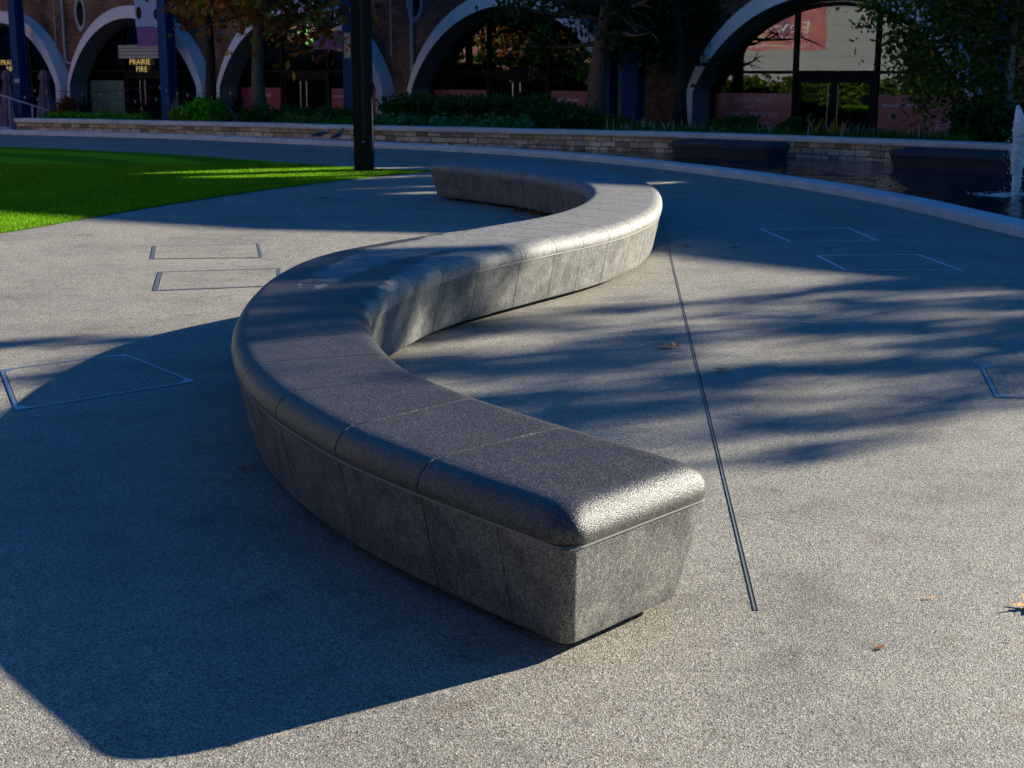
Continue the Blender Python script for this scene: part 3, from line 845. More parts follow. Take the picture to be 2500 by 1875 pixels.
LV = [
    (0.95, 8.49, 0.15, 0.3, 0.8, 0.8, 'oak', 'brown lobed leaf lying left of the slot drain in dappled light', (0,)),
    (1.165, 7.79, 0.11, 1.9, 0.9, 0.35, 'oak', 'small rusty brown leaf just right of the slot drain', (0,)),
    (1.63, 4.225, 0.13, 0.25, 0.8, 0.97, 'oak', 'bright tan lobed leaf on sunlit paving at the right edge', (0,)),
    (1.33, 4.30, 0.055, 0.1, 0.6, 0.85, 'sliver', 'thin tan leaf sliver left of the bright tan leaf', (0,)),
    (-1.12, 5.80, 0.085, 0.3, 0.9, 0.6, 'oak', 'small brown leaf in the bench shadow beside its left base', (0,)),
    (2.08, 13.36, 0.12, 0.4, 0.7, 0.12, 'oak', 'dark leaf in full shade between the drain and the covers', (0,)),
    (2.27, 19.4, 0.15, 1.0, 0.6, 0.1, 'oak', 'dark reddish leaf on shaded paving beyond the far bend of the bench', (0,)),
    (1.64, 13.5, 0.13, 0.5, 0.6, 0.15, 'oak', 'dark curled leaf between the bench bend and the drain', (0,)),
    (1.07, 3.90, 0.045, 0.8, 0.12, 0.08, 'oak', 'small flat reddish leaf fragment on sunlit paving below the drain end', (0,)),
    (1.06, 5.52, 0.028, 2.0, 0.5, 0.0, 'sliver', 'tiny black leaf scrap on the sunlit paving right of the drain', (0,)),
    (1.46, 3.95, 0.04, 2.9, 0.3, 0.0, 'sliver', 'thin black twig scrap near the right edge of the foreground', (0,)),
    (-2.44, 18.6, 0.16, 0.3, 0.6, 0.1, 'oak', 'dark leaf on shaded paving between lawn and bench end', (0,)),
    (-2.05, 19.4, 0.13, 0.1, 0.3, 0.1, 'sliver', 'thin dark leaf beside the sun streaks before the bench end', (0,)),
    (-0.55, 14.9, 0.09, 1.3, 0.5, 0.3, 'oak', 'small red leaf in the shade enclosed by the far bench bend', (0,)),
    (0.1, 15.3, 0.10, 0.3, 0.5, 0.3, 'oak', 'reddish leaf close to the litter under the far bench arm', (0,)),
    (-3.1, 12.15, 0.06, 0.1, 0.2, 0.4, 'sliver', 'small reddish sliver on the sunlit paving left of the covers', (0,)),
    (-2.78, 7.98, 0.05, 0.1, 0.3, 0.05, 'sliver', 'tiny dark leaf scrap just above the shadow-crossed cover', (0,)),
    (-0.62, 3.40, 0.035, 1.2, 0.4, 0.8, 'sliver', 'small orange leaf scrap at the front edge of the bench shadow', (0,)),
    (-1.45, 23.9, 0.16, 0.3, 0.6, 0.4, 'oak', 'reddish leaf on the path between the black mast and the bench end', (0,)),
]
for i, (x, y, s_, yaw, curl, rv, kd, lab, _) in enumerate(LV):
    W, F = leaf_shape(s_, yaw, curl, kd, i)
    o = mk("fallen_leaf", [(x + a_, y + b_, c2) for a_, b_, c2 in W], F, MT['fallen'], loc=(x, y, 0.003), rnd=[min(1, max(0, rv + random.uniform(-.08, .08))) for _ in W], smooth=True)
    tag(o, lab, 'leaf', 'fallen leaves on the paving')
# leaf litter gathered against the far arm's plinth
V = []; F = []; rr = []
for i in range(90):
    s_ = random.uniform(LT - 7.2, LT - 2.0)
    P = edge(cl, s_); Q = edge(cr, s_); u = (P - Q) / np.linalg.norm(P - Q)
    p = P + u * (random.gauss(-0.02, 0.07))
    W, f = leaf_shape(random.uniform(0.06, 0.12), random.uniform(0, 6.28), random.uniform(0.5, 1.6), 'oak', i)
    k = len(V); V += [(p[0] + a_, p[1] + b_, c2 + random.uniform(0, .02)) for a_, b_, c2 in W]; F += [tuple(j + k for j in q) for q in f]; 
    rr += [random.uniform(0, .5)] * len(W)
tag(mk("leaf_litter", V, F, MT['fallen'], loc=(0, 0, 0), rnd=rr), 'brown leaf litter gathered under the far arm of the bench', 'leaf litter', kind='stuff')

# ------------------------------------------------------------------ steel mast on the lawn tip
MX, MY = -2.44, 23.85
mast = thing("mast", 'tall square black steel mast standing on the tip of the lawn', 'mast', (MX, MY, 0))
b = B(); b.box(MX - .155, MX + .155, MY - .12, MY + .12, -0.02, 0.47); b.build("mast_foot", MT['mast'], mast)
for sx in (-1, 1):
    b = B(); b.box(MX + sx * .155 - (.115 if sx > 0 else 0), MX + sx * .155 + (.115 if sx < 0 else 0), MY - .118, MY + .118, 0.47, 8.2)
    b.build("post", MT['mast'], mast)
b = B(); b.box(MX - .039, MX + .039, MY - .03, MY + .03, 0.47, 8.2); b.build("web", MT['mastin'], mast)
b = B(); b.box(MX - .03, MX + .03, MY - .10, MY - .035, 0.471, 0.49); b.build("uplight", MT['grey'], mast)
b = B(); b.box(MX - .7, MX + .7, MY - .08, MY + .08, 8.2, 8.32); b.build("lamp_arm", MT['mast'], mast)

# ------------------------------------------------------------------ granite seat blocks standing in the pool
def block(p0, p1, depth, label, h0=-0.1, zt=0.30):
    p0 = np.array(p0, float); p1 = np.array(p1, float)
    d = (p1 - p0) / np.linalg.norm(p1 - p0); nb = np.array([-d[1], d[0]])
    if nb[1] < 0: nb = -nb
    L = np.linalg.norm(p1 - p0); cen = (p0 + p1) / 2 + nb * depth / 2
    t = thing("stone_seat", label, 'stone seat', (cen[0], cen[1], -0.03), 'dark granite seats in the pool')
    def rr(ins, r=0.12, k=5):
        hx, hy = L / 2 - ins, depth / 2 - ins; out = []
        for (sx, sy, a0) in ((1, 1, 0), (-1, 1, 90), (-1, -1, 180), (1, -1, 270)):
            for i in range(k + 1):
                a_ = R(a0 + 90 * i / k); rc = max(r - ins * 0.3, 0.05)
                lx = sx * (hx - rc) + math.cos(a_) * rc; ly = sy * (hy - rc) + math.sin(a_) * rc
                q = cen + d * lx + nb * ly; out.append((q[0], q[1]))
        return out
    for nm, prof, mt in (("seat_slab", [(0.12, zt), (0.07, zt - 0.006), (0.03, zt - 0.025), (0.006, zt - 0.055), (0.0, zt - 0.09), (0.005, zt - 0.125)], MT['cap2']), ("base_panel", [(0.012, zt - 0.13), (0.02, zt - 0.135), (0.09, h0)], MT['cap2'])):
        V = []; F = []; k = 24
        for ins, z in prof[::-1]: V += [(x, y, z) for x, y in rr(ins)]
        for r_ in range(len(prof) - 1):
            for j in range(k): F.append((r_ * k + j, r_ * k + (j + 1) % k, (r_ + 1) * k + (j + 1) % k, (r_ + 1) * k + j))
        F.append(tuple((len(prof) - 1) * k + j for j in range(k))); F.append(tuple(range(k - 1, -1, -1)))
        mk(nm, V, F, mt, t, smooth=True, sharp=R(35))
MT['cap2'] = mat_kerb("pool_seat_granite", (0.02, 0.024, 0.03), (0.07, 0.078, 0.09))
block((3.05, 28.2), (4.77, 26.75), 0.85, 'dark granite seat standing in the pool left of centre, its right end showing')
block((6.5, 25.1), (8.25, 23.35), 0.85, 'dark granite seat in the pool just behind the white fountain jet')

# ------------------------------------------------------------------ fountain jet
FX, FY = 6.86, 19.62
ft = thing("fountain_jet", 'white foaming water jet rising from the pool at the right edge', 'fountain', (FX, FY, -0.03))
V = []; F = []; n = 14
zs = np.linspace(-0.03, 1.0, 44)
for i, z in enumerate(zs):
    t = (z + .03) / 1.03
    r0 = 0.052 + 0.075 * t ** 1.2
    cx_ = FX + 0.035 * t + 0.012 * math.sin(t * 9)
    for k in range(n):
        a_ = 2 * math.pi * k / n
        r_ = r0 * (1 + rng.normal(0, 0.14)) * (1 if i < 42 else 0.7)
        V.append((cx_ + r_ * math.cos(a_), FY + r_ * math.sin(a_), z + rng.normal(0, 0.006)))
for i in range(len(zs) - 1):
    for k in range(n): F.append((i * n + k, i * n + (k + 1) % n, (i + 1) * n + (k + 1) % n, (i + 1) * n + k))
F.append(tuple(range((len(zs) - 1) * n, len(zs) * n)))
mk("water_column", V, F, MT['foam'], ft, smooth=True)
b = B()
for (ox, h, r_) in ((-0.07, 1.17, 0.045), (0.09, 1.09, 0.06)):
    pp = [(FX + 0.03 + ox * t_, FY, 0.75 + (h - 0.75) * t_) for t_ in np.linspace(0, 1, 7)]
    b.tube(pp, [0.10, .1, .09, .075, .06, r_, 0.02], 10)
b.build("plume", MT['foam'], ft, smooth=True)
def drops(n, fn, smin, smax):
    P = np.array([fn() for _ in range(n)])
    oc = np.array([(1, 0, 0), (-1, 0, 0), (0, 1, 0), (0, -1, 0), (0, 0, 1), (0, 0, -1)], float)
    fc = np.array([(0, 2, 4), (2, 1, 4), (1, 3, 4), (3, 0, 4), (2, 0, 5), (1, 2, 5), (3, 1, 5), (0, 3, 5)])
    s_ = rng.uniform(smin, smax, n)
    V = (P[:, None, :] + oc[None] * s_[:, None, None] * np.array([1, 1, 1.5])).reshape(-1, 3)
    F = (fc[None] + (np.arange(n) * 6)[:, None, None]).reshape(-1, 3)
    return V, F
V, F = drops(420, lambda: (FX + rng.normal(-0.0, 0.07), FY + rng.normal(0, 0.09), max(-0.02, 0.85 - abs(rng.normal(0, .55)))), 0.003, 0.010)
mk("spray", V, F, MT['foam'], ft)
V, F = drops(1500, lambda: (FX + rng.normal(0, 0.20), FY + rng.normal(0, 0.20), -0.03), 0.006, 0.022); V[:, 2] = -0.03 + (V[:, 2] + 0.03) * 0.18
mk("splash_ring", V, F, MT['foam'], ft)

# ------------------------------------------------------------------ viaduct with arches
EX, EY = 0.7885, -0.615
NX, NY = -0.615, -0.7885
def Fp(s, n, z): return (s * EX + n * NX, 40 + s * EY + n * NY, z)
ZB = -0.62
CEN = [9.45, 0.2, -8.0, -15.95, -23.6]
HW, ZS, ZC = 3.62, 1.09, 3.72
IHW, IZC = 3.40, 3.31
via = thing("viaduct", 'dark weathered brick railway viaduct with five glazed arches across the background', 'viaduct', Fp(0, 0, ZB))
def arcpts(hw, zs, zc, n=28, zb=ZB):
    rise = zc - zs; Rr = (hw * hw + rise * rise) / (2 * rise); zc0 = zc - Rr
    a0 = math.asin(min(1, hw / Rr))
    out = [(-hw, zb), (-hw, (zb + zs) / 2)]
    for i in range(n + 1):
        a_ = -a0 + 2 * a0 * i / n
        out.append((Rr * math.sin(a_), zc0 + Rr * math.cos(a_)))
    out += [(hw, (zb + zs) / 2), (hw, zb)]
    return out
# brick front as vertical strips above / between the openings
b = B(); TOPZ = 4.6
def strip(sA, zA0, sB, zB0, top=TOPZ):
    V = [Fp(sA, 0, zA0), Fp(sB, 0, zB0), Fp(sB, 0, top), Fp(sA, 0, top)]
    b.add(V, [(0, 1, 2, 3)], [(sA, zA0), (sB, zB0), (sB, top), (sA, top)])
order = sorted(CEN)
edges_ = [-60] 
prev = -60.0
for c0 in order:
    strip(prev, ZB, c0 - HW + .1, ZB)
    ap = [q for q in arcpts(HW - .1, ZS, ZC - .1)][2:-2]
    for i in range(len(ap) - 1): strip(c0 + ap[i][0], ap[i][1], c0 + ap[i + 1][0], ap[i + 1][1])
    prev = c0 + HW - .1
strip(prev, ZB, 40, ZB)
b.build("brick_wall", MT['brick'], via, uv=True)
# parapet top line and slits, made up out of view to shape shade and sun streaks
b = B()
sA = -60.0
KS = SUN_AZ[1] / SUN_AZ[0]
GAPS = [[(-6.06, 23.04, 0), (-5.6, 23.22, .15), (-4.4, 23.65, .42), (-2.66, 24.28, .4), (-1.4, 24.59, .2), (-.9, 24.7, 0)],
        [(-5.18, 22.25, 0), (-4.2, 22.58, .45), (-2.52, 23.04, .42), (-1.66, 23.41, .3), (-1.0, 23.6, 0)],
        [(-3.99, 21.44, 0), (-2.8, 21.92, .32), (-2.0, 22.3, .28), (-1.3, 22.77, .2), (-.8, 22.9, 0)],
        [(-2.53, 20.11, 0), (-1.76, 20.46, .13), (-1.17, 20.75, .12), (-.7, 20.9, 0)],
        [(-1.61, 19.5, 0), (-1.28, 19.57, .18), (-1.06, 19.63, .16), (-.6, 19.7, 0)],
        [(1.6, 21.1, 0), (1.86, 21.2, .18), (2.25, 21.35, .22), (2.7, 21.59, 0)]]
def slit_open(s):
    """openings added to the parapet at station s that let the low sun through to the lawn"""
    out = []
    zz = np.arange(TOPZ + .02, 7.6, 0.03)
    P = np.array(Fp(s, 0.05, 0)); t_ = zz / math.tan(SUN_EL)
    gx = P[0] - SUN_AZ[0] * t_; gy = P[1] - SUN_AZ[1] * t_
    for g_ in GAPS:
        cc = np.interp(gx, [q[0] for q in g_], [q[1] for q in g_], left=-99, right=-99); hh = np.interp(gx, [q[0] for q in g_], [q[2] for q in g_])
        m_ = np.abs(gy - cc) < hh
        if m_.any(): out.append((float(zz[m_].min()), float(zz[m_].max()) + .02))
    out.sort(); res = []
    for a_, b_ in out:
        if res and a_ <= res[-1][1]: res[-1] = (res[-1][0], max(res[-1][1], b_))
        else: res.append((a_, b_))
    return res
def top_at(s):  # top heights set for the shade they cast, raised to keep trees unlit
    return float(np.interp(s, [7, 12, 15, 19.9, 23.1, 24.9, 28.2, 40], [11.0, 9.6, 9.0, 8.86, 8.6, 8.1, 8.3, 8.4]))
ss = list(np.arange(-60, 11.9, 1.9)) + list(np.arange(11.9, 20.6, 0.05)) + list(np.arange(20.6, 42, 0.8))
for i in range(len(ss) - 1):
    s0, s1 = ss[i], ss[i + 1]; sm = (s0 + s1) / 2
    segs = []; lo = TOPZ - .08
    for (z0, z1) in slit_open(sm):
        if z0 > lo: segs.append((lo, z0))
        lo = max(lo, z1)
    segs.append((lo, None))
    for (z0, z1) in segs:
        za, zb_ = (top_at(s0), top_at(s1)) if z1 is None else (z1, z1)
        V = [Fp(s0, 0.05, z0), Fp(s1, 0.05, z0), Fp(s1, 0.05, zb_), Fp(s0, 0.05, za)]
        b.add(V, [(0, 1, 2, 3)], [(s0, z0), (s1, z0), (s1, zb_), (s0, za)])
b.build("shade_parapet", MT['brick'], via, uv=True)
b = B(); 
V = [Fp(-60, 0.0, TOPZ), Fp(40, 0.0, TOPZ), Fp(40, -9, TOPZ), Fp(-60, -9, TOPZ), Fp(-60, -9, ZB), Fp(40, -9, ZB)]
b.add(V, [(0, 1, 2, 3), (3, 2, 5, 4)]); b.build("deck", MT['ground'], via)

def fbox(b, s0, s1, n0, n1, z0, z1):
    V = [Fp(s, n_, z) for z in (z0, z1) for n_ in (n0, n1) for s in (s0, s1)]
    b.add(V, [(0, 2, 3, 1), (4, 5, 7, 6), (0, 1, 5, 4), (2, 6, 7, 3), (0, 4, 6, 2), (1, 3, 7, 5)])

GN = -0.15   # glass plane
TRZ = 1.57
def ztop(ds_):
    rise = IZC - ZS; Rr = (IHW ** 2 + rise ** 2) / (2 * rise); z0 = IZC - Rr
    return z0 + math.sqrt(max(0, Rr * Rr - ds_ * ds_)) if abs(ds_) < IHW else ZS
def text_on(body, size, s, n_, z, mat, parent, name, sx=1.0, flip=False):
    V, F = text_mesh(body, size)
    V = [Fp(s + x * sx * (-1 if flip else 1), n_, z + y) for x, y, _ in V]
    return mk(name, V, F, mat, parent)

for ia, c0 in enumerate(CEN):
    # precast surround: narrow bright front, splayed reveal darkened for its weaker light, outer side
    outer = arcpts(HW, ZS, ZC); inner = arcpts(IHW, ZS, IZC); o2 = arcpts(HW + .02, ZS, ZC + .02); i2 = arcpts(IHW - .10, ZS, IZC - .10)
    k = len(outer)
    for nm_, rows, mt_ in (("arch_surround", [(o2, 0.0), (outer, 0.5), (inner, 0.55)], MT['white']), ("arch_reveal", [(inner, 0.55), (i2, 0.0), (arcpts(IHW - .14, ZS, IZC - .14), -0.25)], MT['reveal'])):
        V = []; F = []
        for rr_, n_ in rows: V += [Fp(c0 + x, n_, z) for x, z in rr_]
        for r_ in range(len(rows) - 1):
            for j in range(k - 1): F.append((r_ * k + j, r_ * k + j + 1, (r_ + 1) * k + j + 1, (r_ + 1) * k + j))
        mk(nm_, V, F, mt_, via, smooth=True, sharp=R(20))
    # brick voussoir band
    va = arcpts(HW + .03, ZS, ZC + .03)[2:-2]; vb = arcpts(HW + .50, ZS - .05, ZC + .50)[2:-2]
    V = []; U = []; k = len(va); F = []
    for (x, z), (x2, z2) in zip(va, vb): V += [Fp(c0 + x, 0.012, z), Fp(c0 + x2, 0.012, z2)]
    acc = 0
    for j in range(k):
        if j: acc += math.hypot(va[j][0] - va[j - 1][0], va[j][1] - va[j - 1][1])
        U += [(0.0, acc), (0.46, acc)]
    F = [(2 * j, 2 * j + 1, 2 * j + 3, 2 * j + 2) for j in range(k - 1)]
    mk("brick_arch_band", V, F, MT['vous'], via, uv=U)
    # shopfront
    fr = B()
    dc = {0: 9.5, 1: 0.12, 2: -8.2, 3: -16.05, 4: -23.6}[ia]
    iw = IHW - .16
    for ms in (dc - 1.03, dc + 1.03):
        fbox(fr, ms - .05, ms + .05, GN - .05, GN + .07, ZB, ztop(ms - c0) - .1)
    fbox(fr, c0 - iw, dc - 1.08, GN - .05, GN + .06, TRZ - .035, TRZ + .035)
    fbox(fr, dc + 1.08, c0 + iw, GN - .05, GN + .06, TRZ - .035, TRZ + .035)
    fbox(fr, dc - .98, dc + .98, GN - .05, GN + .065, TRZ - .13, TRZ + .04)
    fbox(fr, c0 - iw, c0 - iw + .07, GN - .05, GN + .06, ZB, TRZ - .04)
    fbox(fr, c0 + iw - .07, c0 + iw, GN - .05, GN + .06, ZB, TRZ - .04)
    ca = arcpts(IHW - .135, ZS, IZC - .135); cb_ = arcpts(IHW - .23, ZS, IZC - .23)
    V = []; k = len(ca)
    for (x, z), (x2, z2) in zip(ca, cb_): V += [Fp(c0 + x, GN + .07, z), Fp(c0 + x2, GN + .07, z2), Fp(c0 + x2, GN - .05, z2)]
    fr.add(V, [f for j in range(k - 1) for f in ((3 * j, 3 * j + 1, 3 * j + 4, 3 * j + 3), (3 * j + 1, 3 * j + 2, 3 * j + 5, 3 * j + 4))])
    sf = fr.build("shopfront", MT['frame'], via)
    # glass: one pane per bay
    def pane(sa, sb, z0, full):
        if full:
            xs = np.linspace(sa, sb, 18); V = [Fp(x, GN, z0) for x in xs] + [Fp(x, GN, max(z0 + .01, ztop(x - c0) - .12)) for x in xs]
            F = [(i, i + 1, 18 + i + 1, 18 + i) for i in range(17)]
        else:
            V = [Fp(sa, GN, z0), Fp(sb, GN, z0), Fp(sb, GN, TRZ - .03), Fp(sa, GN, TRZ - .03)]; F = [(0, 1, 2, 3)]
        mk("glass_pane", V, F, MT['glass'], sf)
    pane(c0 - iw + .02, dc - 1.0, TRZ, True); pane(dc - 1.0, dc + 1.0, TRZ, True); pane(dc + 1.0, c0 + iw - .02, TRZ, True)
    pane(c0 - iw + .05, dc - 1.06, ZB, False); pane(dc + 1.06, c0 + iw - .05, ZB, False)
    # doors: two leaves with long pulls
    for sgn in (-1, 1):
        db = B(); a0_, a1_ = (dc - .97, dc - .005) if sgn < 0 else (dc + .005, dc + .97)
        fbox(db, a0_, a0_ + .09, GN - .03, GN + .03, ZB + .02, TRZ - .14); fbox(db, a1_ - .09, a1_, GN - .03, GN + .03, ZB + .02, TRZ - .14)
        fbox(db, a0_ + .09, a1_ - .09, GN - .03, GN + .03, TRZ - .24, TRZ - .14); fbox(db, a0_ + .09, a1_ - .09, GN - .03, GN + .03, ZB + .02, ZB + .2)
        dd = db.build("door", MT['frame'], via)
        mk("glass_pane", [Fp(a0_ + .09, GN, ZB + .2), Fp(a1_ - .09, GN, ZB + .2), Fp(a1_ - .09, GN, TRZ - .24), Fp(a0_ + .09, GN, TRZ - .24)], [(0, 1, 2, 3)], MT['glass'], dd)
        hb = B(); sx = dc + sgn * .13
        hb.tube([Fp(sx, GN + .10, .25), Fp(sx, GN + .10, 1.28)], .018, 8); hb.tube([Fp(sx, GN + .02, .35), Fp(sx, GN + .10, .35)], .01, 6); hb.tube([Fp(sx, GN + .02, 1.18), Fp(sx, GN + .10, 1.18)], .01, 6)
        hb.build("door_handle", MT['steel'], dd, smooth=True, sharp=R(40))
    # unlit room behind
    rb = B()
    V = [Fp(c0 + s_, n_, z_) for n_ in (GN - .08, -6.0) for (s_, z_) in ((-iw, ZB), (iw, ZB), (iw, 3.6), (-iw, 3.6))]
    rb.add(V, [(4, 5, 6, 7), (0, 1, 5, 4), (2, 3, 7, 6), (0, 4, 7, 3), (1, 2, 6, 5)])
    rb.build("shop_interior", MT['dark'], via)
    # vinyl posters low in the side panes
    if ia in (0, 1, 2):
        for side_, (sa, sb) in enumerate(((c0 - iw + .08, dc - 1.09), (dc + 1.09, c0 + iw - .08))):
            po = mk("window_poster", [Fp(sa, GN + .012, -.3), Fp(sb, GN + .012, -.3), Fp(sb, GN + .012, 1.07), Fp(sa, GN + .012, 1.07)], [(0, 1, 2, 3)], MT['pink'], via)
            cs = (sa + sb) / 2
            if ia == 0 and side_ == 0:
                for tx, z_, sz in (("LATEST TREND", .90, .155), ("MEETS", .73, .155), ("CHARACTER RETAIL", .56, .155)):
                    text_on(tx, sz, cs, GN + .018, z_, MT['pinktext'], po, "lettering")
                tb = B()
                for q, wdt in ((.36, .5), (.30, .42), (.24, .35)): fbox(tb, cs - wdt, cs + wdt, GN + .016, GN + .019, q, q + .012)
                tb.build("small_print", MT['pinktext'], po)
            else:
                tb = B()
                wl = (sb - sa)
                if side_ == 0:
                    for q, wdt in ((.84, .42), (.42, .48)):
                        xx = cs - wdt
                        while xx < cs + wdt:
                            w_ = random.uniform(.05, .09); fbox(tb, xx, xx + w_, GN + .016, GN + .019, q - .05, q + .05); xx += w_ + .025
                else:
                    xx = sa + .12
                    while xx < sa + wl * .45:
                        w_ = random.uniform(.03, .06); fbox(tb, xx, xx + w_, GN + .016, GN + .019, .80, .87); xx += w_ + .02
                    for q in (.48, .42, .36, .30): fbox(tb, sb - .62, sb - .2, GN + .016, GN + .019, q, q + .018)
                    fbox(tb, sa + .1, sa + .8, GN + .016, GN + .019, .05, .065); fbox(tb, sa + .1, sa + 1.0, GN + .016, GN + .019, -.02, -.005)
                tb.build("small_print", MT['pinktext'], po)
    if ia in (3, 4):
        # restaurant front: louvred board, yellow letters, teal screen low at the left
        sx = -16.05 if ia == 3 else -23.75
        if ia == 3:
            lb = B()
            for q in range(4): fbox(lb, sx - 1.2, sx + .95, GN + .08, GN + .12, 2.0 + q * .115, 2.0 + q * .115 + .097)
            lb.build("louvre_board", MT['grey'], via)
            mk("window_screen", [Fp(c0 - iw + .08, GN + .012, -.3), Fp(dc - 1.1, GN + .012, -.3), Fp(dc - 1.1, GN + .012, 1.25), Fp(c0 - iw + .08, GN + .012, 1.25)], [(0, 1, 2, 3)], MT['teal'], via)
            eb = B(); fbox(eb, sx + .62, sx + .86, GN - .6, GN - .55, 1.60, 1.69); eb.build("exit_lamp", MT['exit'], via)
        text_on("PRAIRIE", .27, sx - .1, GN + .09, 1.87, MT['yellow'], via, "sign_letters", 1.25)
        text_on("FIRE", .27, sx - .02, GN + .09, 1.63, MT['yellow'], via, "sign_letters", 1.25)
    if ia == 2:
        nb_ = B()
        # looping green neon script
        P = []
        for t_ in np.linspace(0, 1, 60):
            P.append(Fp(-8.15 - .75 + 1.5 * t_ + .10 * math.sin(t_ * 40), GN - .4, 2.62 + .16 * math.cos(t_ * 31) + .10 * math.sin(t_ * 11) - .1 * t_))
        nb_.tube(P, .022, 6); P2 = []
        for t_ in np.linspace(0, 1, 30): P2.append(Fp(-8.15 - .2 + .9 * t_, GN - .4, 2.58 + .18 * math.sin(t_ * 16)))
        nb_.tube(P2, .02, 6)
        nb_.build("neon_sign", MT['neon'], via, smooth=True)
        wb = B(); xx = -7.45
        while xx < -6.5:
            w_ = random.uniform(.04, .08); fbox(wb, xx, xx + w_, GN - .42, GN - .40, 2.37, 2.46); xx += w_ + .03
        wb.build("sign_letters", MT['white_t'], via)

# niche, pipes and brick corbel between arches
def pipe(s_, z0, z1, r_, name, mat, kink=False):
    b = B(); P = [Fp(s_, .12, z1), Fp(s_, .12, z0)]
    if kink: P = [Fp(s_, .12, z1), Fp(s_, .12, z0 + .1), Fp(s_ + .05, .12, z0), Fp(s_ + .38, .12, z0 - .08), Fp(s_ + .42, .12, z0 - .3), Fp(s_ + .42, .12, ZB)]
    b.tube(P, r_, 8); b.build(name, mat, via, smooth=True, sharp=R(50))
MT['pipe'] = simple("grey_pipe", (0.34, 0.37, 0.42), 0.5)
pipe(-3.55, 1.42, 4.8, .055, "downpipe", MT['pipe']); pipe(-3.55, ZB, 1.42, .075, "downpipe", MT['frame'])
pipe(-4.35, 2.0, 4.8, .025, "downpipe", MT['pipe'])
pipe(-20.1, 1.9, 4.8, .045, "downpipe", MT['pipe'], True)
pipe(-20.6, 2.3, 4.8, .02, "downpipe", MT['pipe'])
for s_ in (-3.5, -19.2):
    b = B(); V = []; F = []
    for n_, sc_ in ((0.01, 1.0), (0.05, 0.98), (0.05, 0.74), (0.015, 0.70)):
        for k in range(20):
            a_ = 2 * math.pi * k / 20; V.append(Fp(s_ + .30 * sc_ * math.cos(a_), n_, 3.55 + .62 * sc_ * math.sin(a_)))
    F = [(r_ * 20 + k, r_ * 20 + (k + 1) % 20, (r_ + 1) * 20 + (k + 1) % 20, (r_ + 1) * 20 + k) for r_ in range(3) for k in range(20)]
    b.add(V, F); o = b.build("niche_ring", MT['pipe'], via, smooth=True, sharp=R(30))
    mk("niche_hollow", [Fp(s_ + .22 * math.cos(2 * math.pi * k / 20), .016, 3.55 + .45 * math.sin(2 * math.pi * k / 20)) for k in range(20)], [tuple(range(20))], MT['frame'], o)

# ladder and boards inside
lad = thing("ladder", 'pale wooden stepladder leaning inside the glazed doorway of the middle arch', 'ladder', Fp(.75, -.6, ZB))
for ds_ in (0, .42):
    b = B(); b.tube([Fp(.42 + ds_, -.55, ZB), Fp(.92 + ds_, -.55, 1.5)], .035, 6); b.build("rail", MT['wood'], lad)
for q in range(6):
    z_ = -.35 + q * .33; s_ = .42 + (z_ - ZB) / 2.12 * .5
    b = B(); b.tube([Fp(s_, -.55, z_), Fp(s_ + .42, -.55, z_)], .018, 6); b.build("rung", MT['wood'], lad)

# ------------------------------------------------------------------ blue steel columns with banners
COLS = [(-21.3, 'blue steel column at the far left beside the handrail', .40), (-13.1, 'blue steel column rising behind the autumn tree, with a banner', .40), (-4.9, 'blue steel column mostly hidden behind the black mast', .36), (4.05, 'slim blue steel column just right of the reddish tree trunk', .22), (4.75, 'broader blue steel column right of the slim one near the tree trunk', .44), (13.9, 'blue steel column behind the birch leaves at the right', .30)]
for s_, lab, w_ in COLS:
    t = thing("steel_column", lab, 'column', Fp(s_, 1.2, ZB), 'blue steel columns along the viaduct')
    b = B(); fbox(b, s_ - w_ / 2, s_ + w_ / 2, 1.2 + .16, 1.2 + .185, ZB, 6.5); b.build("flange", MT['blue'], t)
    b = B(); fbox(b, s_ - w_ / 2, s_ + w_ / 2, 1.2 - .185, 1.2 - .16, ZB, 6.5); b.build("flange", MT['blue'], t)
    b = B(); fbox(b, s_ - .015, s_ + .015, 1.2 - .16, 1.2 + .16, ZB, 6.5); b.build("web", MT['blue'], t)
    if s_ < -20:
        b = B(); fbox(b, s_ - .09, s_ + .2, 1.387, 1.392, 1.17, 1.30); b.build("number_plate", MT['grey'], t)
# banner on the second column
bn = thing("column_banner", 'sky blue and violet banner hanging left of the second column', 'banner', Fp(-14.0, 1.3, 2.4), 'banners on the blue columns')
b = B(); fbox(b, -14.5, -13.35, 1.29, 1.305, 2.98, 5.2); b.build("upper_cloth", MT['bannerb'], bn)
b = B(); fbox(b, -14.45, -13.2, 1.29, 1.305, 2.36, 2.96); b.build("lower_cloth", MT['bannerp'], bn)
b = B()
for (x, z, rx, rz) in ((-13.85, 3.9, .13, .16), (-14.3, 3.42, .14, .2), (-13.42, 3.36, .14, .17)):
    V = [Fp(x + rx * math.cos(2 * math.pi * k / 18), 1.309, z + rz * math.sin(2 * math.pi * k / 18)) for k in range(18)]; b.add(V, [tuple(range(18))])
b.build("dark_spots", MT['frame'], bn)
bn2 = thing("column_banner", 'small violet banner left of the black mast under the autumn leaves', 'banner', Fp(-5.6, 1.3, 2.1), 'banners on the blue columns')
b = B(); fbox(b, -6.35, -5.05, 1.29, 1.305, 2.2, 2.72); b.build("cloth", MT['bannerp'], bn2)
b = B(); fbox(b, -5.0, -4.75, 1.35, 1.40, 1.95, 2.65); b.build("bracket", MT['grey'], bn2)

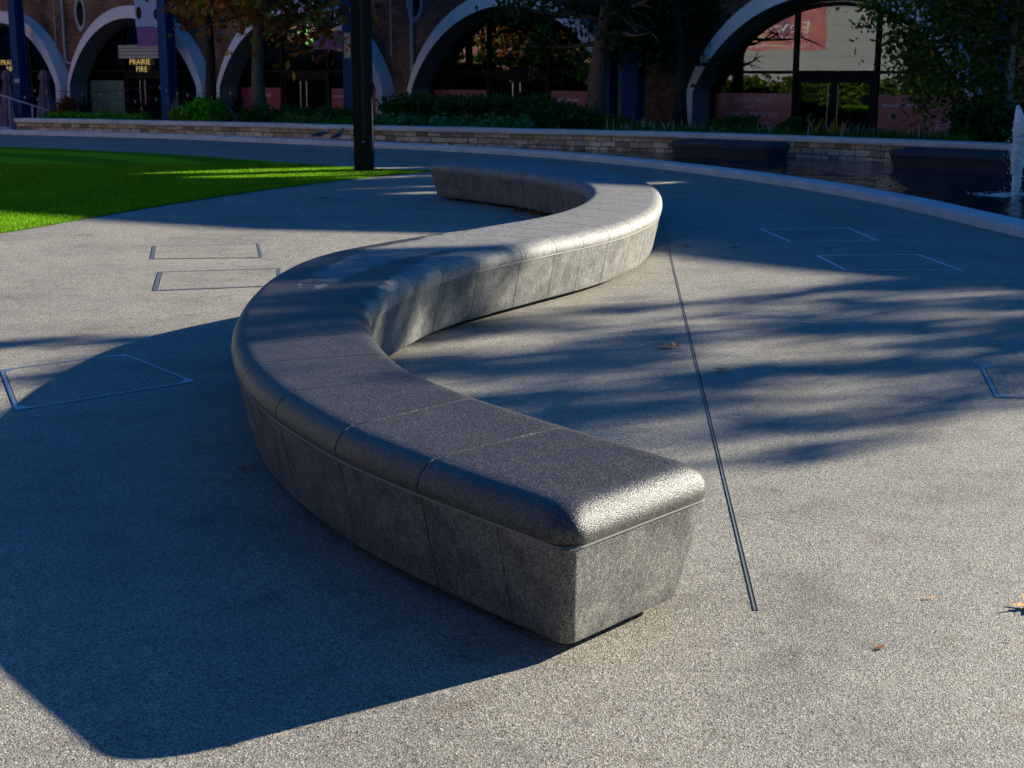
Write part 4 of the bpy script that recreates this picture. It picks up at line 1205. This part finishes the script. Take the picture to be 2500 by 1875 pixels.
# ------------------------------------------------------------------ parasols, handrail, festoon
def parasol(x, y, lab, top=1.62, zb=-0.35):
    t = thing("parasol", lab, 'parasol', (x, y, ZB), 'closed parasols on the terrace')
    V = []; F = []; n = 32; prof = [(0.03, top), (0.13, top - .06), (0.19, top - .28), (0.12, top - .36), (0.20, top - .9), (0.26, top - 1.3), (0.40, zb)]
    for j, (r_, z) in enumerate(prof):
        for k in range(n):
            a_ = 2 * math.pi * k / n; rr_ = r_ * (1 + (.22 if j > 1 else .05) * math.cos(a_ * 8))
            V.append((x + rr_ * math.cos(a_), y + rr_ * math.sin(a_), z))
    F = [(j * n + k, j * n + (k + 1) % n, (j + 1) * n + (k + 1) % n, (j + 1) * n + k) for j in range(len(prof) - 1) for k in range(n)]
    mk("canopy", V, F, MT['parasol'], t, smooth=True)
    b = B(); b.tube([(x, y, ZB), (x, y, top + .03)], .03, 8); b.build("pole", MT['frame'], t)
    b = B(); b.lathe((x, y, ZB), [(.3, 0), (.3, .06), (.06, .09)], 16); b.build("foot", MT['frame'], t)
def at(xs, ys, d):           # world point on a sight line at a given distance ahead (layout arithmetic only)
    return ((xs - 1250) / 3573.0 * d, d)
x, y = at(16, 0, 50); parasol(x, y, 'closed mauve parasol at the far left edge behind the handrail')
x, y = at(107, 0, 50); parasol(x, y, 'closed mauve parasol between the left column and the first arch')

rail = thing("handrail", 'sloping grey handrail with two posts left of the rubble wall', 'handrail', (-13.2, 39.0, 0))
def px(xs, ys, d): return ((xs - 1250) / 3573.0 * d, d, H - (ys - 168.0) / 3573.0 * d)
b = B(); b.tube([px(-40, 219, 40), px(75, 256, 40), px(157, 284.5, 40.3), px(190, 296, 40.6)], .024, 8); b.build("rail", MT['pipe'], rail, smooth=True)
for (xs, yt, yb) in ((16, 240, 314), (72, 258, 314)):
    p = px(xs, yt, 40); q = px(xs + 5, yb, 40)
    b = B(); b.tube([(p[0], 40, p[2]), (p[0], 40, -0.3)], .024, 8); b.build("post", MT['pipe'], rail, smooth=True)

fs = thing("festoon_lights", 'black cables of small hanging bulbs strung before the left arches', 'festoon lights', Fp(-14, 2.2, 1.0))
cb3 = B(); bulbs = B()
for (sa, sb, za, zb_, n_) in ((-26, -19, 1.25, 1.0, 2.2), (-19, -12.3, 1.0, 1.15, 2.2), (-12.3, -9, 1.15, 1.0, 2.2), (-19, -12, .78, .8, 2.6), (-26, -19, .8, .78, 2.6)):
    P = []
    for t_ in np.linspace(0, 1, 21):
        P.append(Fp(sa + (sb - sa) * t_, n_, za + (zb_ - za) * t_ - .28 * 4 * t_ * (1 - t_) * .6))
    cb3.tube(P, .012, 5)
    for q in P[2::3]: bulbs.lathe((q[0], q[1], q[2] - .14), [(.012, .12), (.035, .06), (.04, .03), (.015, 0)], 8)
cb3.build("cable", MT['cable'], fs); bulbs.build("bulbs", MT['bulb'], fs, smooth=True)

# ------------------------------------------------------------------ foliage tools
def leaf_cards(P, size, out_bias=None, stretch=1.5):
    n = len(P)
    a = rng.normal(size=(n, 3)); a /= np.linalg.norm(a, axis=1)[:, None]
    r_ = rng.normal(size=(n, 3)); b_ = np.cross(a, r_); b_ /= np.linalg.norm(b_, axis=1)[:, None]
    nn__ = np.cross(a, b_)
    s_ = size * rng.uniform(0.6, 1.3, n)[:, None]
    V = np.stack([P - a * s_ * stretch * .5, P - b_ * s_ * .42 + nn__ * s_ * .12, P + a * s_ * stretch * .5, P + b_ * s_ * .42 + nn__ * s_ * .12], 1)
    return V.reshape(-1, 3), np.arange(n * 4).reshape(n, 4)

def cluster_pts(n, clumps, spread):
    c = np.array(clumps)
    i = rng.integers(0, len(c), n)
    w = c[i, 3][:, None] if c.shape[1] > 3 else spread
    return c[i, :3] + rng.normal(size=(n, 3)) * w

def grow(base, height, lean, limbs, r0, spread=0.6, seed=1, limb_from=0.45, up=0.5, reach=1.6):
    """returns (trunk B, branch B, branch tip list)"""
    r_ = random.Random(seed); tb = B(); bb = B(); tips = []
    P = []
    for i in range(9):
        t = i / 8
        P.append(Vector(base) + Vector((lean[0] * t + .04 * math.sin(t * 7 + seed), lean[1] * t + .04 * math.cos(t * 5 + seed), height * t)))
    tb.tube(P, [r0 * (1 - .75 * (i / 8)) * (1.25 if i == 0 else 1) for i in range(9)], 10)
    for k in range(limbs):
        t = limb_from + (1 - limb_from) * (k + r_.random() * .5) / limbs
        i = min(7, int(t * 8)); p = P[i].lerp(P[i + 1], t * 8 - i)
        a_ = k * 2.4 + r_.uniform(-.4, .4); L = reach * r_.uniform(.7, 1.2) * (1.15 - .6 * t)
        q = [p]
        d_ = Vector((math.cos(a_), math.sin(a_), up * r_.uniform(.4, 1.3))).normalized()
        for j in range(5):
            d_ = (d_ + Vector((r_.uniform(-.25, .25), r_.uniform(-.25, .25), r_.uniform(-.15, .2)))).normalized()
            q.append(q[-1] + d_ * L / 5)
        rr_ = r0 * .38 * (1 - .5 * t)
        bb.tube(q, [rr_ * (1 - .8 * j / 5) for j in range(6)], 6)
        for j in range(2, 6):
            tips.append(tuple(q[j]))
            for _ in range(2):
                e = q[j] + Vector((r_.uniform(-1, 1), r_.uniform(-1, 1), r_.uniform(-.5, .7))) * L * .28
                bb.tube([q[j], q[j].lerp(e, .5) + Vector((0, 0, .03)), e], [rr_ * .3, rr_ * .2, .004], 4); tips.append(tuple(e))
    return tb, bb, tips

def tree(name, label, cat, base, height, lean, limbs, r0, leafm, barkm, nleaf, lsize, sigma, seed, group=None, limb_from=.45, up=.5, reach=1.6, drop=0.0, extra=None, squeeze=False):
    t = thing(name, label, cat, base, group)
    tb, bb, tips = grow(base, height, lean, limbs, r0, seed=seed, limb_from=limb_from, up=up, reach=reach)
    tb.build("trunk", barkm, t, smooth=True)
    bb.build("branches", barkm, t, smooth=True)
    tips = list(tips) + (extra or [])
    cl_ = [(x, y, z, sigma * random.uniform(.5, 1.3)) for x, y, z in tips]
    P = cluster_pts(nleaf, cl_, sigma)
    if squeeze:
        lim = 34.15 + .478 * (P[:, 0] - 2.0)
        lo_ = P[:, 1] < lim
        P[lo_, 1] = lim[lo_] + (lim[lo_] - P[lo_, 1]) * .3
    if drop: P[:, 2] -= np.abs(rng.normal(0, drop, len(P)))
    V, F = leaf_cards(P, lsize)
    mk("crown", V, F, leafm, t, rnd=np.repeat(np.clip(rng.uniform(0, 1, len(P)), 0, 1), 4))
    return t

def Pd(xs, d, z): return ((xs - 1250) / 3573.0 * d, d, z)
# autumn tree, far left of centre; clumps of foliage hang into the top of the picture
tree("autumn_tree", 'young tree with russet leaves and straight green-grey trunk left of the mast', 'tree', Pd(632, 37.5, .28), 5.2, (.05, 0, 0), 16, .20, MT['lf_aut'], MT['bark_g'], 5200, .15, .30, 3, limb_from=.42, up=.35, reach=2.9, drop=.1)
tree("autumn_tree", 'dark slender trunked tree with brown leaves right of the first full arch', 'tree', Pd(513, 39.5, .2), 5.4, (-.1, .2, 0), 12, .17, MT['lf_aut'], MT['bark_d'], 3800, .15, .30, 5, limb_from=.47, up=.35, reach=2.8, drop=.08)
tree("green_tree", 'dark leaved tree with leaning red-brown trunk before the middle arch', 'tree', Pd(1452, 35.4, .28), 5.0, (.45, 0, 0), 20, .26, MT['lf_grn'], MT['bark_r'], 8200, .10, .26, 9, limb_from=.36, up=.12, reach=2.9, drop=.06, squeeze=True)
tree("green_tree", 'dark leaved tree with blackish trunk left of the right-hand arch', 'tree', Pd(1665, 35.2, .28), 4.6, (-.25, 0, 0), 14, .17, MT['lf_grn'], MT['bark_d'], 4600, .10, .24, 12, limb_from=.3, up=.2, reach=1.6, drop=.06, squeeze=True)
ex = [Pd(x_, 27.5, z_) for x_, z_ in ((2120, 3.1), (2180, 2.9), (2240, 2.5), (2260, 2.1), (2300, 2.5), (2330, 2.0), (2290, 1.7), (2350, 1.6), (2250, 1.3), (2390, 2.2), (2420, 1.7), (2450, 2.3), (2400, 2.8), (2340, 2.9), (2470, 2.7), (2440, 1.2), (2200, 2.2), (2480, 1.5), (2230, 3.0), (2310, 3.1), (2380, 1.1))]
tree("birch_tree", 'drooping birch with yellow-flecked green leaves filling the upper right corner', 'tree', Pd(2462, 27.5, .28), 5.2, (.2, 0, 0), 12, .10, MT['lf_birch'], MT['bark_w'], 17000, .085, .26, 21, limb_from=.4, up=.3, reach=2.2, drop=.30, extra=ex * 3)

# hedge and ground planting on the bed
def along(t_, off, z=.30):
    L = tw[-1]; u = t_ * L
    return (float(np.interp(u, tw, Qw[:, 0]) + np.interp(u, tw, Nw[:, 0]) * off), float(np.interp(u, tw, Qw[:, 1]) + np.interp(u, tw, Nw[:, 1]) * off), z)
def t_of_px(xs, off=0.6):
    best = None
    for i in range(0, 400):
        p = along(i / 399, off); u = 1250 + 3573 * p[0] / p[1]
        if best is None or abs(u - xs) < best[0]: best = (abs(u - xs), i / 399)
    return best[1]

def bush(name, label, cat, p, rx, rz, n, leafm, lsize, group=None, kind=None, seed=0, stems=True):
    t = thing(name, label, cat, p, group)
    b = B(); r_ = random.Random(seed)
    for _ in range(5):
        b.tube([p, (p[0] + r_.uniform(-.3, .3) * rx, p[1] + r_.uniform(-.3, .3) * rx, p[2] + rz * .9)], .012, 4)
    b.build("stems", MT['bark_d'], t)
    k = 26; cl_ = []
    for _ in range(k):
        a_ = r_.uniform(0, 6.28); q = r_.random() ** .5 * .75; zz = r_.uniform(.15, .95)
        cl_.append((p[0] + rx * q * math.cos(a_), p[1] + rx * q * math.sin(a_), p[2] + rz * zz * (1 - .45 * q * q), .17 * rx))
    P = cluster_pts(n, cl_, .1); P[:, 2] = np.maximum(P[:, 2], p[2] + .01)
    V, F = leaf_cards(P, lsize)
    mk("foliage", V, F, leafm, t, rnd=np.repeat(rng.uniform(0, 1, n), 4))
    return t

def strap(name, label, cat, p, n, length, w, leafm, up=1.2, group=None, droop=.6):
    V = []; F = []; rr_ = []
    for _ in range(n):
        a_ = rng.uniform(0, 2 * np.pi); L = length * rng.uniform(.6, 1.15); e = rng.uniform(.5, 1.45) if up > 1 else rng.uniform(.2, 1.1)
        q = np.array(p, float); d_ = np.array([math.cos(a_) * math.cos(e), math.sin(a_) * math.cos(e), math.sin(e)]); side_ = np.array([-math.sin(a_), math.cos(a_), 0]) * w
        k = len(V); m_ = 5
        for j in range(m_):
            ww = side_ * (1 - (j / (m_ - 1)) ** 1.5 * .95)
            V += [tuple(q - ww), tuple(q + ww)]; q = q + d_ * L / (m_ - 1); d_ = d_ + np.array([0, 0, -droop / m_]); d_ /= np.linalg.norm(d_)
        F += [(k + 2 * j, k + 2 * j + 1, k + 2 * j + 3, k + 2 * j + 2) for j in range(m_ - 1)]; rr_ += [float(rng.uniform())] * (2 * m_)
    o = mk(name, V, F, leafm, loc=p, rnd=rr_)
    return tag(o, label, cat, group)

# dark clipped hedge (centre)
hd = thing("hedge", 'long dense dark green hedge behind the rubble wall below the middle arch', 'hedge', along(t_of_px(1200), 1.3))
P = []
cl_ = []
for xs in np.arange(950, 1465, 7):
    tt = t_of_px(xs, 1.3)
    h_ = .62 if xs < 1330 else .62 - (xs - 1330) / 135 * .42
    for _ in range(7):
        p = along(tt, random.uniform(.85, 1.8)); cl_.append((p[0], p[1], p[2] + h_ * random.uniform(.1, 1.0), .085))
P = cluster_pts(26000, cl_, .1)
V, F = leaf_cards(P, .075); mk("foliage", V, F, MT['lf_hedge'], hd, rnd=np.repeat(rng.uniform(0, 1, len(P)), 4))
# low ground cover along the coping
for (x0, x1, hgt, mname, lab, nn0, ls) in ((690, 865, .20, 'lf_strap', 'low green ground cover behind the coping left of the mast', 3500, .07), (920, 1300, .30, 'lf_mint', 'low mint green ground cover in front of the dark hedge', 6500, .07), (100, 340, .13, 'lf_bright', 'bright green creeping ground cover at the left end of the bed', 4200, .06), (560, 860, .42, 'lf_hedge', 'dark low shrubbery under the autumn trees', 7000, .08), (2330, 2500, .75, 'lf_hedge', 'dark shrubbery behind the coping at the right edge', 6000, .10), (1300, 1500, .3, 'lf_hedge', 'dark leafy ground cover round the red-brown trunk', 3500, .08)):
    cl_ = []
    for xs in np.arange(x0, x1, 8):
        tt = t_of_px(xs, .7)
        for _ in range(4):
            p = along(tt, random.uniform(.5, 1.1) if mname != 'lf_hedge' else random.uniform(.9, 1.7)); cl_.append((p[0], p[1], p[2] + hgt * random.random() * random.uniform(.4, 1), .07))
    P = cluster_pts(nn0, cl_, .1); P[:, 2] = np.maximum(P[:, 2], .31)
    V, F = leaf_cards(P, ls)
    tag(mk("ground_cover", V, F, MT[mname], loc=along(t_of_px((x0 + x1) / 2), .8), rnd=np.repeat(rng.uniform(0, 1, len(P)), 4)), lab, 'ground cover', kind='stuff')
bush("fern_bush", 'bright lime green leafy bush on the bed under the autumn trees', 'bush', along(t_of_px(485), .9), .62, .48, 1500, MT['lf_bright'], .12, seed=2)
bush("fern_bush", 'smaller bright green leafy bush spilling over the coping beside the larger one', 'bush', along(t_of_px(428), .8), .38, .28, 700, MT['lf_bright'], .10, seed=4)
bush("copper_shrub", 'dark copper red shrub near the left end of the bed', 'shrub', along(t_of_px(118), 1.2), .42, .5, 900, MT['lf_red'], .09, seed=5)
bush("leafy_shrub", 'dark leafy shrub in front of the pink poster of the right-hand arch', 'shrub', along(t_of_px(1775), 1.1), .55, .26, 1100, MT['lf_hedge'], .11, seed=6)
bush("leafy_shrub", 'dark leafy shrub by the doors of the right-hand arch', 'shrub', along(t_of_px(1935), 1.1), .5, .26, 1000, MT['lf_hedge'], .11, seed=7)
for xs, lab, nn0, L_, mt in ((155, 'tall feathery pale grass tuft at the left beside the first arch', 150, .85, 'lf_pale'), (255, 'pale grass tuft before the teal window screen', 130, .75, 'lf_pale'), (278, 'low rounded grey-green grass clump near the teal screen', 160, .42, 'lf_pale'), (425, 'feathery pale grass tuft by the second blue column', 170, .75, 'lf_pale')):
    strap("grass_tuft", lab, 'grass tuft', along(t_of_px(xs, 1.3), 1.3), nn0, L_, .006, MT[mt], 1.2, 'pale grass tufts on the bed')
for xs, lab in ((203, 'dark spiky cordyline beside the teal window screen'), (460, 'dark spiky cordyline behind the bright green bush'), (575, 'dark purple spiky cordyline before the left pink poster'), (350, 'dark spiky cordyline in front of the restaurant doors')):
    strap("cordyline", lab, 'spiky plant', along(t_of_px(xs, 1.5), 1.5, .5 if xs == 575 else .38), 60, .62, .018, MT['lf_dark'], 1.2, 'dark spiky plants on the bed', .3)
# strappy ground planting with white spikes at the right
def straps_mass(x0, x1, n, mat, length, w, offr, lab, kd, zb=.30, nm="strap_planting"):
    V = []; F = []; rr_ = []
    for _ in range(n):
        p = along(t_of_cache(rng.uniform(x0, x1)), rng.uniform(*offr))
        a_ = rng.uniform(0, 2 * np.pi); L = length * rng.uniform(.5, 1.1); e = rng.uniform(.8, 1.5)
        q = np.array((p[0], p[1], zb)); d_ = np.array([math.cos(a_) * math.cos(e), math.sin(a_) * math.cos(e), math.sin(e)]); side_ = np.array([-math.sin(a_), math.cos(a_), 0]) * w
        k = len(V)
        for j in range(4):
            ww = side_ * (1 - (j / 3) ** 1.6 * .95); V += [tuple(q - ww), tuple(q + ww)]; q = q + d_ * L / 3; d_ = d_ + np.array([0, 0, -.22]); d_ /= np.linalg.norm(d_)
        F += [(k + 2 * j, k + 2 * j + 1, k + 2 * j + 3, k + 2 * j + 2) for j in range(3)]; rr_ += [float(rng.uniform())] * 8
    tag(mk(nm, V, F, mat, loc=along(t_of_px((x0 + x1) / 2), .8), rnd=rr_), lab, 'planting', kind=kd)
_xs = np.arange(1400, 2520, 20.0); _ts = np.array([t_of_px(x_, .8) for x_ in _xs])
def t_of_cache(x_): return float(np.interp(x_, _xs, _ts))
straps_mass(1480, 2400, 4200, MT['lf_strap'], .27, .012, (.5, 1.4), 'dense strappy green planting behind the coping at the right', 'stuff')
straps_mass(1490, 2310, 130, MT['lf_spike'], .34, .012, (.5, 1.3), 'scattered white flower spikes among the strappy planting', 'stuff', .36, "flower_spikes")
straps_mass(1940, 2080, 16, MT['lf_orange'], .40, .03, (.6, 1.1), 'few orange flowers before the right-hand doors', 'stuff', .42, "orange_flowers")

# ------------------------------------------------------------------ pigeons on the kerb
def pigeon(x, y, lab, up, yaw):
    t = thing("pigeon", lab, 'pigeon', (x, y, .115), 'pigeons on the kerb')
    ca_, sa_ = math.cos(yaw), math.sin(yaw)
    def W(p): return (x + p[0] * ca_ - p[1] * sa_, y + p[0] * sa_ + p[1] * ca_, .115 + p[2])
    if up: spine = [(-.20, 0, .03, .008), (-.14, 0, .05, .022), (-.08, 0, .08, .042), (-.02, 0, .11, .055), (.04, 0, .14, .052), (.07, 0, .18, .034), (.085, 0, .215, .024), (.095, 0, .245, .026), (.115, 0, .25, .018), (.14, 0, .244, .004)]
    else: spine = [(-.20, 0, .07, .008), (-.14, 0, .085, .022), (-.08, 0, .10, .042), (-.01, 0, .115, .056), (.05, 0, .125, .05), (.09, 0, .14, .034), (.115, 0, .155, .026), (.135, 0, .16, .025), (.155, 0, .155, .016), (.18, 0, .145, .004)]
    b = B(); b.tube([W(p[:3]) for p in spine], [p[3] for p in spine], 12); b.build("body", MT['pig1'], t, smooth=True)
    for sg in (-1, 1):
        b = B(); b.tube([W((-.17, sg * .02, spine[1][2] + .01)), W((-.08, sg * .04, spine[2][2] + .012)), W((0, sg * .047, spine[3][2] + .01)), W((.05, sg * .04, spine[4][2]))], [.008, .022, .032, .012], 8)
        b.build("wing", MT['pig2'], t, smooth=True)
        b = B(); b.tube([W((.01, sg * .022, .075)), W((.015, sg * .022, 0.0))], .005, 5); b.tube([W((.0, sg * .022, .003)), W((.04, sg * .022, .003))], .004, 4); b.build("leg", MT['pigleg'], t)
pigeon(-4.28, 32.25, 'blue-grey pigeon crouching on the kerb, left one of the pair', False, .1)
pigeon(-3.83, 31.95, 'blue-grey pigeon standing upright on the kerb nearest the mast', True, .2)

# ------------------------------------------------------------------ beyond the frame: trees that dapple the light
def shade_tree(label, base, height, clumps, n, size, seed):
    t = thing("plane_tree", label, 'tree', base, 'trees beyond the right edge of the pool')
    tb, bb, tips = grow(base, height, (.2, .1, 0), 9, .16, seed=seed, limb_from=.5, up=.4, reach=2.0)
    tb.build("trunk", MT['bark_g'], t, smooth=True); bb.build("branches", MT['bark_g'], t, smooth=True)
    P = cluster_pts(n, clumps, .3)
    V, F = leaf_cards(P, size); mk("crown", V, F, MT['lf_aut'], t, rnd=np.repeat(rng.uniform(0, 1, n), 4))
SE = math.tan(SUN_EL)
def crown_over(gx, gy, dist):      # a point that stands dist towards the sun from a ground point
    return (gx + SUN_AZ[0] * dist, gy + SUN_AZ[1] * dist, SE * dist)
def crown_clumps(xr, cr, dist, k, sig, seed, taper):
    r_ = random.Random(seed); out = []
    for _ in range(k):
        gx = r_.uniform(*xr); c_ = r_.uniform(*cr)
        if r_.random() > taper(gx, c_): continue
        gy = c_ + KS * gx
        d_ = dist + r_.uniform(-1.8, 1.8)
        p = crown_over(gx, gy, d_); out.append((p[0], p[1], p[2], sig * r_.uniform(.45, 1.4)))
    return out
# openings in the crowns: (x, y, half length, half width) of the sun patches they leave on the paving
SUNFLECKS = [(1.74, 11.93, 0.29, 0.2), (2.11, 11.23, 0.39, 0.32), (2.95, 10.62, 0.18, 0.12), (2.0, 9.82, 0.21, 0.14), (2.97, 9.47, 0.41, 0.1), (1.78, 8.54, 0.75, 0.37), (1.63, 7.31, 0.6, 0.2), (0.55, 9.5, 0.55, 0.16), (0.33, 7.51, 0.35, 0.19), (0.73, 10.99, 0.51, 0.73), (0.0, 8.49, 0.27, 0.16), (1.32, 10.1, 0.18, 0.13)]
def in_fleck(gx, gy):
    return any(((gx - a_) / (c2 + .25)) ** 2 + ((gy - b_ - .12 * (gx - a_)) / (d2 + .09)) ** 2 < 1 for a_, b_, c2, d2 in SUNFLECKS)
def tp1(gx, c_):
    if in_fleck(gx, c_ + KS * gx): return 0
    v = .64 * min(1, (c_ - 5.35 - .28 * max(0, gx - 1.5)) / 0.9) * min(1, (10.3 - c_) / 0.8)
    if gx < 1.5: v *= .85
    return v
cl1 = crown_clumps((-1.2, 3.0), (5.4, 10.3), 17.5, 210, .135, 3, tp1)
cl2 = crown_clumps((2.2, 8.5), (5.4, 10.6), 17.5, 300, .145, 4, tp1)
cl3 = crown_clumps((-2.35, -1.2), (6.9, 9.5), 17.8, 38, .11, 8, lambda a_, b_: 0 if any(abs(a_ - q[0]) < q[2] and abs(b_ + KS * a_ - q[1]) < q[3] for q in ((-2.15, 7.32, .40, .20), (-1.8, 8.62, .5, .18), (-1.7, 8.0, .3, .14))) else .85 * min(1, (b_ - 6.7) / .6)) + crown_clumps((-3.4, -1.4), (9.4, 10.6), 17.8, 5, .08, 18, lambda a_, b_: .8)
shade_tree('plane tree with russet leaves beyond the pool, outside the picture', (17.3, 16.4, -.6), 6.0, cl1 + cl3, 60 * len(cl1 + cl3), .10, 31)
shade_tree('broad plane tree with russet leaves farther along the pool, outside the picture', (20.0, 17.6, -.6), 6.6, cl2, 75 * len(cl2), .10, 32)

# ------------------------------------------------------------------ beyond the frame: what the shop glass mirrors
hoard = thing("hoarding", 'pale site hoarding with large printed banner, outside the picture', 'hoarding', (-25, 19, 0))
def HP(u, z, n_=0.0):      # hoarding plane: faces the viaduct
    d_ = np.array([-.43, .903]); nrm = np.array([.903, .43])
    q = np.array([-24.0, 18.0]) + d_ * u + nrm * n_
    return (q[0], q[1], z)
b = B(); V = [HP(-2.8, 0), HP(9, 0), HP(9, 7), HP(-2.8, 7)]; b.add(V, [(0, 1, 2, 3)]); b.build("panel", MT['render'], hoard)
b = B()
for q in range(9): V = [HP(-2.8, .75 * q + .7, .004), HP(9, .75 * q + .7, .004), HP(9, .75 * q + .715, .004), HP(-2.8, .75 * q + .715, .004)]; b.add(V, [(0, 1, 2, 3)])
b.build("panel_joints", MT['ground'], hoard)
MB_ = M("printed_sunset"); p_ = MB_.pos()
c_r = MB_.ramp(MB_.noise(p_, .9, 5), [(0.3, (0.20, 0.08, 0.17)), (0.5, (0.60, 0.15, 0.17)), (0.7, (0.75, 0.33, 0.26))]); MB_.bsdf(c_r, .6)
bo = mk("banner", [HP(.95, 2.5, .03), HP(5.4, 2.5, .03), HP(5.4, 5.6, .03), HP(.95, 5.6, .03)], [(0, 1, 2, 3)], MB_.m, hoard)
for tx, u_, z_, sz, wx in (("Elevated", 3.1, 3.55, .72, 1.15), ("Suites and studios", 3.1, 3.08, .34, 1.15), ("Food announced.", 3.1, 2.74, .36, 1.15)):
    V, F = text_mesh(tx, sz); mk("lettering", [HP(u_ + x * wx, z_ + y, .04) for x, y, _ in V], F, MT['white_t'], bo)
def hedge_at(u0, u1, h, n_, lab, mat, nm):
    cl_ = []
    for u in np.arange(u0, u1, .3):
        for _ in range(4):
            q = HP(u, .1 + random.random() * (h - .2), 1.3 + random.random()); cl_.append((*q, .14))
    P = cluster_pts(n_, cl_, .1); V, F = leaf_cards(P, .2)
    tag(mk(nm, V, F, mat, loc=HP((u0 + u1) / 2, 0, 2), rnd=np.repeat(rng.uniform(0, 1, len(P)), 4)), lab, 'hedge')
hedge_at(-12, 9, 1.25, 9000, 'low sunlit hedge before the hoarding, outside the picture', MT['lf_birch'], "boundary_hedge")
hedge_at(9.5, 24, 3.1, 9000, 'tall dark hedge added to darken the mirrored brick houses, outside the picture', MT['lf_hedge'], "boundary_hedge")  # added to keep the bright house wall out of the glass
hedge_at(24, 42, 2.1, 8000, 'middling dark hedge added to darken the far end of the mirrored houses, outside the picture', MT['lf_hedge'], "boundary_hedge")  # lower hedge, added likewise to dim the mirrored wall
b = B(); V = [HP(10, 0), HP(45, 0), HP(45, 9), HP(10, 9)]; b.add(V, [(0, 1, 2, 3)], [(0, 0), (35, 0), (35, 9), (0, 9)])
tag(b.build("terrace_house", mat_brick("pink_brick", (0.42, 0.22, 0.17), (0.55, 0.32, 0.25), (0.5, 0.45, 0.4), .45, .16, .012, False), loc=HP(27, 0), uv=True), 'sunlit pink brick house wall, outside the picture', 'house')
tree("green_tree", 'sunlit green tree right of the hoarding, outside the picture', 'tree', HP(-6.5, 0, 1.5), 6, (.2, 0, 0), 14, .2, MT['lf_birch'], MT['bark_g'], 5000, .2, .5, 45, limb_from=.25, reach=2.6)
tree("autumn_tree", 'sunlit russet tree before the brick house end, outside the picture', 'tree', HP(29.5, 0, 4), 6, (.2, 0, 0), 12, .2, MT['lf_aut'], MT['bark_g'], 3000, .2, .5, 46, limb_from=.35, reach=2.6)
tree("autumn_tree", 'sunlit russet tree by the far left houses, outside the picture', 'tree', (-27, 33, 0), 6, (.2, 0, 0), 12, .2, MT['lf_aut'], MT['bark_g'], 3000, .2, .5, 44, limb_from=.35, reach=2.6)

# ------------------------------------------------------------------ tall unseen blocks added to screen the low sky and darken side faces
def add_sky_blocker(x0, x1, y0, y1, h, face, lab):
    t = thing("sky_blocker", lab, 'added sky blocker', ((x0 + x1) / 2, (y0 + y1) / 2, ZB), 'added sky blockers round the square')
    b = B(); b.box(x0, x1, y0, y1, ZB, h); b.build("wall", MT['flat'], t)
    b = B(); b.box(x0 - .2, x1 + .2, y0 - .2, y1 + .2, h, h + .5); b.build("roof", MT['frame'], t)
    for q in range(int(h // 3.1)):
        z0 = .6 + q * 3.1
        b = B()
        n_ = int(((x1 - x0) if face == 'y' else (y1 - y0)) // 4)
        for k in range(n_):
            if face == 'y': b.box(x0 + 1 + 4 * k, x0 + 3.2 + 4 * k, y1 + .003, y1 + .05, z0, z0 + 1.7)
            else: b.box(x1 + .003, x1 + .05, y0 + 1 + 4 * k, y0 + 3.2 + 4 * k, z0, z0 + 1.7)
        b.build("window_row", MT['frame'], t)
MT['flat'] = simple("blocker_dark", (0.035, 0.036, 0.04), 0.9, var=0.2, scale=1.5)  # kept dark so the added blocks bounce little warm light
add_sky_blocker(-45, 40, -42, -26, 26, 'y', 'tall dark block added to screen the sky behind the camera, outside the picture')
add_sky_blocker(-75, -52, -24, 70, 22, 'x', 'tall dark block added to screen the sky beyond the lawn, outside the picture')
